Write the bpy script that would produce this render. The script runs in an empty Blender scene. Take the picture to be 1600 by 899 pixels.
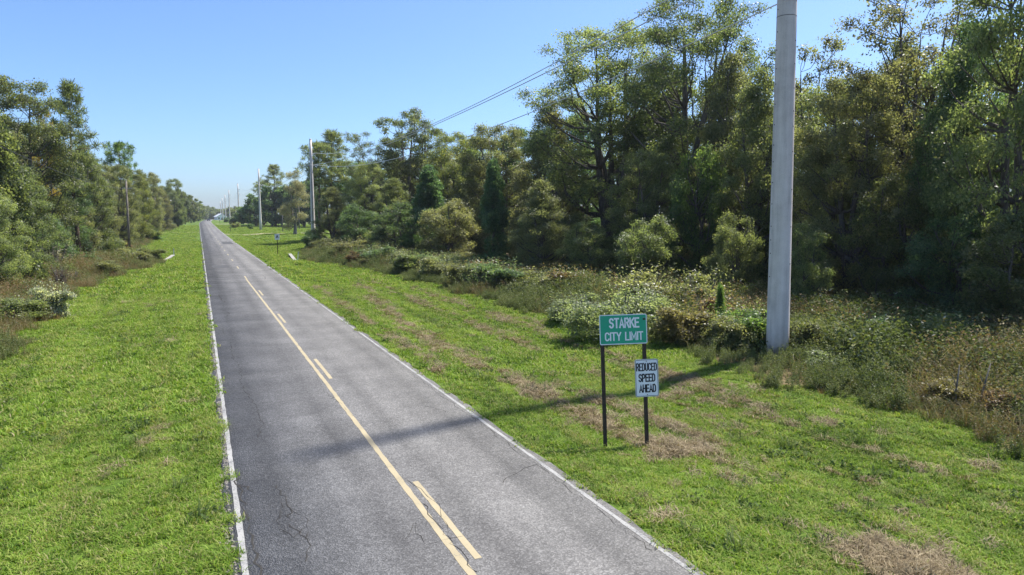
import bpy, math, random
import numpy as np
from mathutils import Vector, Matrix

scene = bpy.context.scene
COL = scene.collection
R = math.radians

# ------------------------------------------------------------------ camera
cam = bpy.data.cameras.new('camera')
camera = bpy.data.objects.new('camera', cam)
COL.objects.link(camera)
camera.location = (-3.243, 0.0, 5.0)
camera.rotation_euler = (R(90 - 5.966), 0, R(-24.56))
cam.sensor_width = 36.0
cam.lens = 24.01
cam.clip_start = 0.1
cam.clip_end = 9000
scene.camera = camera

# ------------------------------------------------------------------ light
SUN_AZ, SUN_EL = 77.2, 60.0           # degrees clockwise from the road's direction (+Y); height
world = bpy.data.worlds.new('World')
scene.world = world
world.use_nodes = True
wn = world.node_tree
sky = wn.nodes.new('ShaderNodeTexSky')
sky.sky_type = 'NISHITA'
sky.sun_disc = False
sky.sun_elevation = R(SUN_EL)
sky.sun_rotation = R(SUN_AZ)
sky.air_density = 0.85
sky.dust_density = 1.3
sky.ozone_density = 10.0
wn.links.new(sky.outputs[0], wn.nodes['Background'].inputs[0])
wn.nodes['Background'].inputs[1].default_value = 0.083

sd = bpy.data.lights.new('sun', 'SUN')
sd.energy = 3.5
sd.angle = R(1.7)
sd.color = (1.0, 0.95, 0.87)
sun = bpy.data.objects.new('sun', sd)
COL.objects.link(sun)
sun.location = (60, 20, 80)
sdir = Vector((math.sin(R(SUN_AZ)) * math.cos(R(SUN_EL)), math.cos(R(SUN_AZ)) * math.cos(R(SUN_EL)), math.sin(R(SUN_EL))))
sun.rotation_euler = (-sdir).to_track_quat('-Z', 'Y').to_euler()

vs = scene.view_settings
vs.view_transform = 'Standard'
vs.look = 'None'
vs.exposure = 1.45
vs.gamma = 1.0
scene.cycles.max_bounces = 16
scene.cycles.diffuse_bounces = 10
scene.cycles.transmission_bounces = 10

# ------------------------------------------------------------------ node helpers
def new_mat(name):
    m = bpy.data.materials.new(name)
    m.use_nodes = True
    nt = m.node_tree
    nt.nodes.clear()
    out = nt.nodes.new('ShaderNodeOutputMaterial')
    return m, nt, out

def nd(nt, typ, **kw):
    n = nt.nodes.new(typ)
    for k, v in kw.items():
        if k.startswith('i_'):
            key = k[2:]
            n.inputs[int(key) if key.isdigit() else key].default_value = v
        else:
            setattr(n, k, v)
    return n

def ramp(nt, fac, stops, interp='LINEAR'):
    n = nt.nodes.new('ShaderNodeValToRGB')
    cr = n.color_ramp
    cr.interpolation = interp
    while len(cr.elements) > 1:
        cr.elements.remove(cr.elements[-1])
    for i, (p, c) in enumerate(stops):
        e = cr.elements[0] if i == 0 else cr.elements.new(p)
        e.position = p
        e.color = (c[0], c[1], c[2], 1) if not isinstance(c, (int, float)) else (c, c, c, 1)
    nt.links.new(fac, n.inputs[0])
    return n.outputs[0]

def noise(nt, vec, scale, detail=3, rough=0.55, dist=0.0):
    n = nd(nt, 'ShaderNodeTexNoise')
    n.inputs['Scale'].default_value = scale
    n.inputs['Detail'].default_value = detail
    n.inputs['Roughness'].default_value = rough
    n.inputs['Distortion'].default_value = dist
    if vec is not None:
        nt.links.new(vec, n.inputs['Vector'])
    return n.outputs[0]

def mixc(nt, fac, a, b, mode='MIX'):
    n = nd(nt, 'ShaderNodeMix', data_type='RGBA', blend_type=mode)
    for sock, v in ((n.inputs[0], fac), (n.inputs[6], a), (n.inputs[7], b)):
        if hasattr(v, 'is_linked'):
            nt.links.new(v, sock)
        elif isinstance(v, (int, float)):
            sock.default_value = v
        else:
            sock.default_value = (v[0], v[1], v[2], 1)
    return n.outputs[2]

def mth(nt, op, a, b=0.0, clamp=False):
    n = nd(nt, 'ShaderNodeMath', operation=op, use_clamp=clamp)
    for sock, v in ((n.inputs[0], a), (n.inputs[1], b)):
        if hasattr(v, 'is_linked'):
            nt.links.new(v, sock)
        else:
            sock.default_value = v
    return n.outputs[0]

def wpos(nt):
    return nd(nt, 'ShaderNodeNewGeometry').outputs['Position']

def opos(nt):
    return nd(nt, 'ShaderNodeTexCoord').outputs['Object']

def scaled(nt, vec, s):
    n = nd(nt, 'ShaderNodeVectorMath', operation='MULTIPLY')
    nt.links.new(vec, n.inputs[0])
    n.inputs[1].default_value = s
    return n.outputs[0]

def principled(nt, out, col, rough=0.8, spec=0.3, metal=0.0, bump=None, bstr=0.3, bdist=0.01):
    p = nd(nt, 'ShaderNodeBsdfPrincipled')
    if hasattr(col, 'is_linked'):
        nt.links.new(col, p.inputs['Base Color'])
    else:
        p.inputs['Base Color'].default_value = (col[0], col[1], col[2], 1)
    if hasattr(rough, 'is_linked'):
        nt.links.new(rough, p.inputs['Roughness'])
    else:
        p.inputs['Roughness'].default_value = rough
    p.inputs['Metallic'].default_value = metal
    p.inputs['Specular IOR Level'].default_value = spec
    if bump is not None:
        b = nd(nt, 'ShaderNodeBump')
        b.inputs['Strength'].default_value = bstr
        b.inputs['Distance'].default_value = bdist
        nt.links.new(bump, b.inputs['Height'])
        nt.links.new(b.outputs[0], p.inputs['Normal'])
    nt.links.new(p.outputs[0], out.inputs[0])
    return p

def plain(name, col, rough=0.7, spec=0.3, metal=0.0, var=0.25, scale=6.0, bump=0.0):
    """a weathered painted, wooden or metal surface: base colour broken by two scales of grime"""
    m, nt, out = new_mat(name)
    o = opos(nt)
    n1 = noise(nt, o, scale, 4)
    n2 = noise(nt, o, scale * 7, 3)
    f = mth(nt, 'ADD', mth(nt, 'MULTIPLY', n1, 0.65), mth(nt, 'MULTIPLY', n2, 0.35))
    c = ramp(nt, f, [(0.3, [v * (1 - var) for v in col]), (0.7, [min(1, v * (1 + var * 0.6)) for v in col])])
    principled(nt, out, c, rough, spec, metal, n2 if bump else None, bump, 0.01)
    return m

# ------------------------------------------------------------------ mesh helpers
def mesh_from(name, verts, faces, mat=None, smooth=False, loops_per=None):
    """verts Nx3 array; faces either a list, or an MxK int array"""
    me = bpy.data.meshes.new(name)
    verts = np.asarray(verts, dtype=np.float32)
    if isinstance(faces, np.ndarray):
        M, K = faces.shape
        me.vertices.add(len(verts))
        me.vertices.foreach_set('co', verts.ravel())
        me.loops.add(M * K)
        me.loops.foreach_set('vertex_index', faces.astype(np.int32).ravel())
        me.polygons.add(M)
        me.polygons.foreach_set('loop_start', np.arange(0, M * K, K, dtype=np.int32))
        me.update(calc_edges=True)
        me.validate()
    else:
        me.from_pydata([tuple(map(float, v)) for v in verts], [], faces)
        me.update()
    if mat is not None:
        me.materials.append(mat)
    if smooth and len(me.polygons):
        me.polygons.foreach_set('use_smooth', np.ones(len(me.polygons), dtype=bool))
    return me

def obj(name, me, parent=None, loc=None):
    o = bpy.data.objects.new(name, me)
    COL.objects.link(o)
    if parent is not None:
        o.parent = parent
    if loc is not None:
        o.location = loc
    return o

def tag(o, label=None, cat=None, group=None, kind=None):
    if label: o['label'] = label
    if cat: o['category'] = cat
    if group: o['group'] = group
    if kind: o['kind'] = kind
    return o

def empty(name, loc, rz=0.0, label=None, cat=None, group=None):
    o = bpy.data.objects.new(name, None)
    o.empty_display_size = 0.3
    COL.objects.link(o)
    o.location = loc
    o.rotation_euler = (0, 0, rz)
    return tag(o, label, cat, group)

class MB:
    """collects boxes, tubes, prisms into one mesh"""
    def __init__(s):
        s.v = []; s.f = []
    def add(s, v, f):
        b = len(s.v)
        s.v += [tuple(map(float, p)) for p in v]
        s.f += [tuple(i + b for i in q) for q in f]
    def box(s, c, d, rot=None, bev=0.0):
        x, y, z = d[0] / 2, d[1] / 2, d[2] / 2
        if bev <= 0:
            v = [(-x, -y, -z), (x, -y, -z), (x, y, -z), (-x, y, -z), (-x, -y, z), (x, -y, z), (x, y, z), (-x, y, z)]
            f = [(3, 2, 1, 0), (4, 5, 6, 7), (0, 1, 5, 4), (1, 2, 6, 5), (2, 3, 7, 6), (3, 0, 4, 7)]
        else:
            b = bev
            ring = [(-x + b, -y), (x - b, -y), (x, -y + b), (x, y - b), (x - b, y), (-x + b, y), (-x, y - b), (-x, -y + b)]
            rin = [(px * (1 - b / x * .9), py * (1 - b / y * .9)) for px, py in ring]
            v = [(px, py, -z) for px, py in ring] + [(px, py, z - b) for px, py in ring] + [(px, py, z) for px, py in rin]
            f = [tuple(range(7, -1, -1)), tuple(range(16, 24))]
            for i in range(8):
                j = (i + 1) % 8
                f += [(i, j, 8 + j, 8 + i), (8 + i, 8 + j, 16 + j, 16 + i)]
        M = rot if rot is not None else Matrix.Identity(3)
        s.add([Vector(c) + M @ Vector(p) for p in v], f)
        return s
    def tube(s, pts, rad, n=8, cap=True):
        pts = [Vector(p) for p in pts]
        if not hasattr(rad, '__len__'): rad = [rad] * len(pts)
        vs, fs = [], []
        ref = None
        for i, p in enumerate(pts):
            t = (pts[min(i + 1, len(pts) - 1)] - pts[max(i - 1, 0)]).normalized()
            if ref is None:
                ref = Vector((1, 0, 0)) if abs(t.x) < 0.8 else Vector((0, 1, 0))
            a = (ref - t * ref.dot(t)).normalized(); b = t.cross(a); ref = a
            for k in range(n):
                g = 2 * math.pi * k / n
                vs.append(p + (a * math.cos(g) + b * math.sin(g)) * rad[i])
        for i in range(len(pts) - 1):
            for k in range(n):
                k2 = (k + 1) % n
                fs.append((i * n + k, i * n + k2, (i + 1) * n + k2, (i + 1) * n + k))
        if cap:
            fs.append(tuple(range(n - 1, -1, -1)))
            fs.append(tuple((len(pts) - 1) * n + k for k in range(n)))
        s.add(vs, fs)
        return s
    def prism(s, outline, axis_o, ex, ey, ez, depth):
        """outline of (u, v) in plane ex, ey at axis_o, thickened along ez"""
        o, ex, ey, ez = Vector(axis_o), Vector(ex), Vector(ey), Vector(ez)
        n = len(outline)
        v = [o + ex * u + ey * w for u, w in outline] + [o + ex * u + ey * w + ez * depth for u, w in outline]
        f = [tuple(range(n - 1, -1, -1)), tuple(range(n, 2 * n))]
        for i in range(n):
            j = (i + 1) % n
            f.append((i, j, n + j, n + i))
        s.add(v, f)
        return s
    def build(s, name, mat, parent=None, smooth=False, loc=None):
        me = mesh_from(name, s.v, s.f, mat, smooth) if s.f else None
        o = obj(name, me, parent, loc)
        return o

# ------------------------------------------------------------------ terrain
YS = np.array([-200, 150, 250, 340, 480, 640, 760, 1000, 4000.])
ZS = np.array([0, 0, .40, 1.15, 1.6, 1.9, 1.7, -1.5, -3.])
XSK = np.array([-60, -16, -11.5, -8, -2.95, 2.95, 5.5, 8.5, 13, 18, 26, 60.])
ZSK = np.array([-.2, -.2, 0.02, -.22, 0, 0, -.12, -.32, -.02, -.1, -.1, -.2])
_off = np.linspace(-30, 30, 13)
def zc(y):
    y = np.asarray(y, float)
    return np.mean(np.interp(y[..., None] + _off, YS, ZS), axis=-1)
def xc(y):
    y = np.asarray(y, float)
    return np.where(y < 340, 0, np.minimum(5.8e-5 * (y - 340) ** 2, 7.5168 + .04 * np.maximum(0, y - 700)))
def cross(u):
    # a softened cross-section: verge, shallow swale, backslope
    u = np.asarray(u, float)
    o = np.linspace(-.6, .6, 5)
    s = np.mean(np.interp(u[..., None] + o, XSK, ZSK), axis=-1)
    return np.where(np.abs(u) < 3.0, np.interp(u, XSK, ZSK), s)
def bumps(x, y):
    return (0.018 * np.sin(x * 1.7 + 0.6 * np.sin(y * .9)) * np.sin(y * .83 + x * .4) + 0.05 * np.sin(x * .31 + 2) * np.sin(y * .23)) 
def zt(x, y):
    x = np.asarray(x, float); y = np.asarray(y, float)
    u = x - xc(y)
    return zc(y) + cross(u) + bumps(x, y) * np.clip((np.abs(u) - 3.3) / 2, 0, 1)

# where the mown grass ends on each side of the road (distance from the centre line)
RY = np.array([-30, 8.5, 15.7, 26.5, 45, 60.7, 71, 79, 84, 90, 100, 112, 118, 2000.])
RX = np.array([12.7, 12.7, 12.6, 12.6, 12.2, 11.6, 10.4, 8.6, 7.8, 8.6, 10, 12.5, 60, 60.])
LY = np.array([-30, 29, 38, 51.5, 66, 80, 84.5, 90, 112, 135, 160, 230, 300, 2000.])
LX = np.array([-9.7, -9.84, -10.2, -10.9, -10.0, -7.6, -6.9, -12.5, -12.0, -11.5, -12., -14, -11, -9.])
def wiggle(y):
    return .35 * np.sin(y * .7) + .25 * np.sin(y * 1.9 + 1) + .15 * np.sin(y * 4.1)
def right_edge(y): return np.interp(y, RY, RX) + wiggle(y)
def left_edge(y): return np.interp(y, LY, LX) + wiggle(y + 7)

yl = np.concatenate([np.arange(-30, 130, 1.0), np.arange(130, 420, 4.0), np.arange(420, 1040, 10.0), [1100, 1250, 1500, 2000, 2800, 4000]])
ul = np.concatenate([[-3000, -1500, -700, -300, -150, -90, -60, -45, -34, -28, -24], np.arange(-20, -3.2, .6), [-3.05, -2.95, 0, 2.95, 3.05], np.arange(3.5, 30, .6), [32, 36, 42, 50, 62, 80, 110, 160, 300, 700, 1500, 3000]])

def lawn_mask(u, y):
    r = right_edge(y); l = left_edge(y)
    return np.clip(np.minimum((r - u) / .8 + .5, (u - l) / .8 + .5), 0, 1)

# ------------------------------------------------------------------ ground
def ground_material():
    m, nt, out = new_mat('mown_ground')
    p = wpos(nt)
    long_ = scaled(nt, p, (1.0, .16, 1.0))
    a = noise(nt, p, .35, 3)
    b = noise(nt, p, 2.6, 4)
    c = noise(nt, long_, 1.6, 4, .6)
    d = noise(nt, p, 28, 3)
    f = mth(nt, 'ADD', mth(nt, 'MULTIPLY', a, .4), mth(nt, 'MULTIPLY', b, .35))
    f = mth(nt, 'ADD', f, mth(nt, 'MULTIPLY', d, .25))
    g = ramp(nt, f, [(.36, (.040, .062, .014)), (.5, (.075, .125, .018)), (.63, (.130, .180, .032))])
    st = ramp(nt, c, [(.60, 0.0), (.72, 0.75)])
    g = mixc(nt, st, g, (.20, .165, .085))
    e = noise(nt, p, 7, 4)
    fl = ramp(nt, e, [(.32, (.060, .044, .026)), (.52, (.125, .095, .052)), (.7, (.17, .14, .07))])
    at = nd(nt, 'ShaderNodeAttribute', attribute_name='lawn').outputs['Fac']
    col = mixc(nt, at, fl, g)
    principled(nt, out, col, .95, .1, 0, d, .6, .04)
    return m

def build_ground():
    U, Y = np.meshgrid(ul, yl)
    X = U + xc(Y)
    Z = zt(X, Y)
    nx, ny = len(ul), len(yl)
    idx = np.arange(nx * ny).reshape(ny, nx)
    F = np.stack([idx[:-1, :-1], idx[:-1, 1:], idx[1:, 1:], idx[1:, :-1]], -1).reshape(-1, 4)
    me = mesh_from('ground', np.stack([X, Y, Z], -1).reshape(-1, 3), F, ground_material(), True)
    at = me.attributes.new('lawn', 'FLOAT', 'POINT')
    at.data.foreach_set('value', lawn_mask(U, Y).astype(np.float32).ravel())
    return tag(obj('ground', me), kind='structure')
build_ground()

# ------------------------------------------------------------------ road
def asphalt_material():
    m, nt, out = new_mat('worn_asphalt')
    p = wpos(nt)
    grain = noise(nt, p, 55, 2, .7)
    mid = noise(nt, p, 9, 4, .6)
    patch = noise(nt, p, .55, 4, .6)
    lanes = noise(nt, scaled(nt, p, (1.0, .05, 1.0)), .9, 3, .5)
    vor = nd(nt, 'ShaderNodeTexVoronoi', feature='F1')
    vor.inputs['Scale'].default_value = 42
    nt.links.new(p, vor.inputs['Vector'])
    stone = ramp(nt, vor.outputs['Color'], [(.2, .62), (.6, 1.0), (.9, 1.6)])
    f = mth(nt, 'ADD', mth(nt, 'MULTIPLY', patch, .42), mth(nt, 'MULTIPLY', lanes, .36))
    f = mth(nt, 'ADD', f, mth(nt, 'MULTIPLY', mid, .22))
    base = ramp(nt, f, [(.36, (.082, .080, .078)), (.5, (.117, .114, .110)), (.63, (.160, .156, .150))])
    col = mixc(nt, .8, base, stone, 'MULTIPLY')
    # tyre tracks: two smoother darker bands in each lane
    x = nd(nt, 'ShaderNodeSeparateXYZ'); nt.links.new(p, x.inputs[0])
    w = mth(nt, 'ABSOLUTE', mth(nt, 'SUBTRACT', mth(nt, 'ABSOLUTE', mth(nt, 'SUBTRACT', mth(nt, 'ABSOLUTE', x.outputs[0]), 1.42)), .74))
    tr = ramp(nt, mth(nt, 'ADD', w, mth(nt, 'MULTIPLY', mid, .3)), [(.10, .82), (.55, 1.08)])
    col = mixc(nt, 1.0, col, tr, 'MULTIPLY')
    principled(nt, out, col, .85, .25, 0, vor.outputs['Distance'], .5, .012)
    return m

def paint_material(name, col, under=(.13, .13, .13), wear=.42):
    m, nt, out = new_mat(name)
    p = wpos(nt)
    a = noise(nt, p, 26, 4, .75)
    b = noise(nt, p, 1.6, 3)
    f = mth(nt, 'ADD', mth(nt, 'MULTIPLY', a, .7), mth(nt, 'MULTIPLY', b, .3))
    k = ramp(nt, f, [(wear - .05, 0.0), (wear + .05, 1.0)])
    t = ramp(nt, b, [(.3, [v * .82 for v in col]), (.7, col)])
    principled(nt, out, mixc(nt, k, under, t), .75, .3)
    return m

YR = yl[(yl > -29) & (yl < 1000)]
def strip(u0, u1, y0, y1, dz, rag=0.0, seed=0, step=None, u_fn=None):
    """a sheet following the road between two offsets from its centre line"""
    rg = np.random.default_rng(seed)
    ys = YR[(YR > y0) & (YR < y1)]
    ys = np.concatenate([[y0], ys, [y1]])
    if step:
        near = np.arange(y0, min(y1, 70), step)
        ys = np.unique(np.concatenate([near, ys]))
    a = u0 + rag * (rg.random(len(ys)) - .5) * 2
    b = u1 + rag * (rg.random(len(ys)) - .5) * 2
    if u_fn is not None:
        d = u_fn(ys); a = a + d[0]; b = b + d[1]
    z = zc(ys)
    # interpolate height on the same rows as the ground sheet
    z = np.interp(ys, yl, zc(yl)) + dz
    c = np.interp(ys, yl, xc(yl))
    V = np.stack([np.stack([a + c, ys, z], -1), np.stack([b + c, ys, z], -1)], 1).reshape(-1, 3)
    n = len(ys)
    i = np.arange(n - 1) * 2
    F = np.stack([i, i + 1, i + 3, i + 2], -1)
    return V, F

ASPHALT = asphalt_material()
WHITE = paint_material('worn_white_road_paint', (.30, .295, .28), wear=.46)
YELLOW = paint_material('worn_yellow_road_paint', (.35, .295, .185), wear=.37)
road_edge = lambda ys: (.03 * np.sin(ys * 1.3) + .03 * np.sin(ys * 3.7 + 1), .03 * np.sin(ys * 1.1 + 2) + .03 * np.sin(ys * 4.3))
V, F = strip(-3.02, 3.02, -25, 960, .028, 0.02, 1, .5, road_edge)
n = len(V) // 2
V2 = V.copy(); V2[:, 2] -= .06
sideL = np.stack([np.arange(n - 1) * 2, np.arange(1, n) * 2, np.arange(1, n) * 2 + len(V), np.arange(n - 1) * 2 + len(V)], -1)
sideR = np.stack([np.arange(n - 1) * 2 + 1, np.arange(n - 1) * 2 + 1 + len(V), np.arange(1, n) * 2 + 1 + len(V), np.arange(1, n) * 2 + 1], -1)
road = tag(obj('road', mesh_from('road', np.vstack([V, V2]), np.vstack([F, sideL, sideR]), ASPHALT)), kind='structure')
for s in (-1, 1):
    a, b = sorted((s * 2.81, s * (2.90 if s < 0 else 2.89)))
    V, F = strip(a, b, -25, 950, .032, .008, 5 + s, .35)
    obj('edge_line', mesh_from('edge_line', V, F, WHITE), road)
V, F = strip(-.055, .055, -25, 58, .032, .010, 9, .25, lambda ys: (.03 * np.sin(ys * .05), .03 * np.sin(ys * .05)))
obj('centre_line', mesh_from('centre_line', V, F, YELLOW), road)
for k in range(42):
    y0 = 8.85 + 12.2 * k - 12.2
    du = .26 if y0 < 56 else .05
    V, F = strip(du - .055, du + .055, y0, y0 + 3.2, .032, .006, 20 + k, .25)
    obj('lane_dash', mesh_from('lane_dash', V, F, YELLOW), road)

CRACK = plain('crack_dirt_and_depth', (.040, .038, .035), .95, .1)  # dark colour holds both dirt and the painted-in shade of the crack's depth
PATCH = plain('asphalt_patch_tar', (.075, .075, .077), .9, .2, 0, .3, 3)
def crack_path(pts, w, seed, jit=.05, dz=.0325):
    rg = random.Random(seed)
    P = []
    for (x0, y0), (x1, y1) in zip(pts[:-1], pts[1:]):
        L = math.hypot(x1 - x0, y1 - y0); k = max(2, int(L / .13))
        for i in range(k):
            t = i / k
            P.append((x0 + (x1 - x0) * t + rg.uniform(-jit, jit), y0 + (y1 - y0) * t + rg.uniform(-jit, jit)))
    P.append(pts[-1])
    v, f = [], []
    for i, (x, y) in enumerate(P):
        x2, y2 = P[min(i + 1, len(P) - 1)]; x1, y1 = P[max(i - 1, 0)]
        dx, dy = x2 - x1, y2 - y1; l = math.hypot(dx, dy) or 1
        ww = w * rg.uniform(.2, .85) / 2
        if rg.random() < .08: ww *= .1
        z = float(np.interp(y, yl, zc(yl))) + dz
        v += [(x - dy / l * ww, y + dx / l * ww, z), (x + dy / l * ww, y - dx / l * ww, z)]
    for i in range(len(P) - 1):
        f.append((2 * i, 2 * i + 1, 2 * i + 3, 2 * i + 2))
    return v, f
cm = MB()
rg = random.Random(4)
for pts, w in [
    ([(-2.30, 29), (-2.36, 26), (-2.22, 24), (-2.30, 21.5), (-2.12, 19.5), (-2.05, 17.2), (-2.22, 16.0)], .022),
    ([(-2.18, 12.9), (-2.02, 12.2), (-2.1, 11.2), (-1.92, 10.4), (-2.05, 9.8)], .028),
    ([(-2.1, 12.1), (-2.28, 11.5), (-2.2, 10.8)], .02), ([(-2.35, 11.1), (-2.1, 10.7), (-1.95, 10.9)], .02), ([(-2.02, 11.8), (-1.86, 11.2), (-1.95, 10.5)], .018),
    ([(-2.80, 13.6), (-2.74, 12.6), (-2.73, 11.6), (-2.68, 10.6), (-2.7, 9.4)], .045), ([(-2.78, 13.3), (-2.55, 12.8)], .05),
    ([(-.12, 21.4), (-.18, 19.6), (-.02, 18.0), (.05, 16.8)], .014), ([(.09, 11.0), (.07, 9.8), (.1, 8.5)], .025), ([(.16, 12.2), (.34, 10.9), (.16, 9.9)], .016),
    ([(-.5, 9.9), (-.25, 10.4), (-.35, 9.6), (.3, 9.6)], .014), ([(2.0, 16.9), (2.3, 16.2)], .016), ([(1.7, 11.3), (2.4, 11.8), (2.75, 11.9)], .02),
    ([(-2.55, 36), (-2.45, 33.5), (-2.5, 31)], .02), ([(-2.3, 47), (-2.2, 44), (-2.05, 42.6)], .05), ([(-2.5, 40), (-2.0, 38), (-2.2, 36.4)], .03),
    ([(1.1, 62), (1.6, 60), (1.35, 57)], .05), ([(2.72, 30), (2.70, 22), (2.72, 14), (2.71, 8)], .012), ([(-2.1, 66), (-.3, 65.5), (.8, 66.4)], .06)]:
    v, f = crack_path(pts, w, rg.randint(0, 9999))
    cm.add(v, f)
tag(cm.build('road_crack', CRACK, road), kind='stuff')
pm = MB()
for (x0, x1, y0, y1) in [(-2.3, -.6, 71.5, 75.5), (.5, 2.4, 132, 146)]:
    rg = random.Random(int(y0)); N = 26
    ring = []
    for k in range(N):
        g = 2 * math.pi * k / N
        q = .5 / max(abs(math.cos(g)), abs(math.sin(g))) * rg.uniform(.82, 1.0)
        ring.append(((x0 + x1) / 2 + math.cos(g) * q * (x1 - x0), (y0 + y1) / 2 + math.sin(g) * q * (y1 - y0), .0318 + float(np.interp((y0 + y1) / 2, yl, zc(yl))) + .004))
    pm.add(ring, [tuple(range(N))])
tag(pm.build('tar_patch', PATCH, road), kind='stuff')

# gravel and broken asphalt along the crumbling left road edge
GRAVEL = plain('pale_gravel', (.20, .185, .16), .95, .1, 0, .35, 12)
def gravel():
    rg = np.random.default_rng(8)
    V, F = [], []
    for i in range(3200):
        y = 6 + 40 * rg.random() ** 1.6
        s = -1 if rg.random() < .92 else 1
        x = s * (2.90 + abs(rg.normal(0, .085)) + (.06 if s < 0 and 9 < y < 14 else 0))
        r = rg.uniform(.008, .03)
        z = .03 if abs(x) < 3.0 else .012
        b = len(V)
        a = rg.random() * 6
        for k in range(4):
            V.append((x + r * math.cos(a + k * 1.57) * rg.uniform(.6, 1.2), y + r * math.sin(a + k * 1.57) * rg.uniform(.6, 1.2), z - .004))
        V.append((x, y, z + r * .6))
        F += [(b, b + 1, b + 4), (b + 1, b + 2, b + 4), (b + 2, b + 3, b + 4), (b + 3, b, b + 4)]
    me = mesh_from('gravel', np.array(V), np.array(F), GRAVEL)
    tag(obj('gravel', me), label='loose pale gravel along the crumbling road edges', cat='gravel', kind='stuff')
gravel()

# sandy driveways on the far verges
SAND = plain('sandy_track', (.30, .26, .17), .95, .1, 0, .25, .4)
def track(name, path, w, dz=.02):
    v, f = [], []
    P = []
    for (a, b) in zip(path[:-1], path[1:]):
        for i in range(12):
            t = i / 12
            P.append((a[0] + (b[0] - a[0]) * t, a[1] + (b[1] - a[1]) * t))
    P.append(path[-1])
    rg = random.Random(3)
    for i, (x, y) in enumerate(P):
        x2, y2 = P[min(i + 1, len(P) - 1)]; x1, y1 = P[max(i - 1, 0)]
        dx, dy = x2 - x1, y2 - y1; l = math.hypot(dx, dy) or 1
        for s in (1, 0, -1):
            ww = s * w / 2 * rg.uniform(.85, 1.1)
            px, py = x - dy / l * ww, y + dx / l * ww
            v.append((px, py, float(zt(px, py)) + dz + (.03 if s == 0 else 0)))
    for i in range(len(P) - 1):
        f += [(3 * i, 3 * i + 1, 3 * i + 4, 3 * i + 3), (3 * i + 1, 3 * i + 2, 3 * i + 5, 3 * i + 4)]
    return tag(obj(name, mesh_from(name, np.array(v), f, SAND)), kind='structure')
track('driveway', [(3.1, 196), (8, 199), (16, 203), (30, 206), (60, 208)], 5.5)
track('driveway', [(4.0, 372), (20, 376), (50, 380)], 7)
track('driveway', [(-3.1, 224), (-8, 224), (-16, 226)], 3.2)
track('driveway', [(8.5, 590), (30, 596)], 10)

# ------------------------------------------------------------------ leaf and bark materials
PAL = {  # (dark, mid, light) leaf colours, fleck colour
    'dark':        ((.068, .092, .044), (.150, .178, .080), (.255, .280, .150), (.26, .25, .15)),
    'deep':        ((.046, .085, .044), (.095, .150, .076), (.180, .245, .138), (.17, .20, .09)),
    'olive':       ((.094, .102, .053), (.185, .192, .100), (.285, .285, .170), (.26, .22, .12)),
    'yellowgreen': ((.075, .095, .032), (.160, .185, .062), (.250, .265, .105), (.36, .30, .09)),
    'green':       ((.050, .092, .030), (.105, .170, .055), (.180, .255, .095), (.22, .24, .08)),
    'light':       ((.090, .118, .050), (.190, .225, .100), (.310, .340, .170), (.31, .30, .16)),
    'pale':        ((.090, .120, .066), (.185, .220, .130), (.300, .325, .215), (.34, .34, .22)),
    'yellow':      ((.150, .130, .025), (.360, .270, .045), (.480, .350, .075), (.40, .24, .05)),
    'moss':        ((.165, .148, .105), (.300, .270, .195), (.430, .390, .295), (.27, .27, .12)),
    'straw':       ((.105, .100, .048), (.210, .190, .090), (.310, .275, .140), (.18, .20, .07)),
    'rust':        ((.085, .062, .036), (.175, .118, .065), (.265, .185, .110), (.15, .15, .06)),
    'maroon':      ((.050, .028, .028), (.105, .055, .055), (.170, .095, .090), (.20, .14, .09)),
    'grey':        ((.130, .120, .105), (.250, .230, .205), (.360, .335, .300), (.27, .22, .15)),
    'silver':      ((.095, .110, .075), (.200, .220, .155), (.420, .425, .360), (.50, .48, .41)),
    'flower':      ((.075, .092, .046), (.155, .180, .092), (.255, .270, .160), (.55, .52, .50)),
}
LEAF = {}
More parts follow.
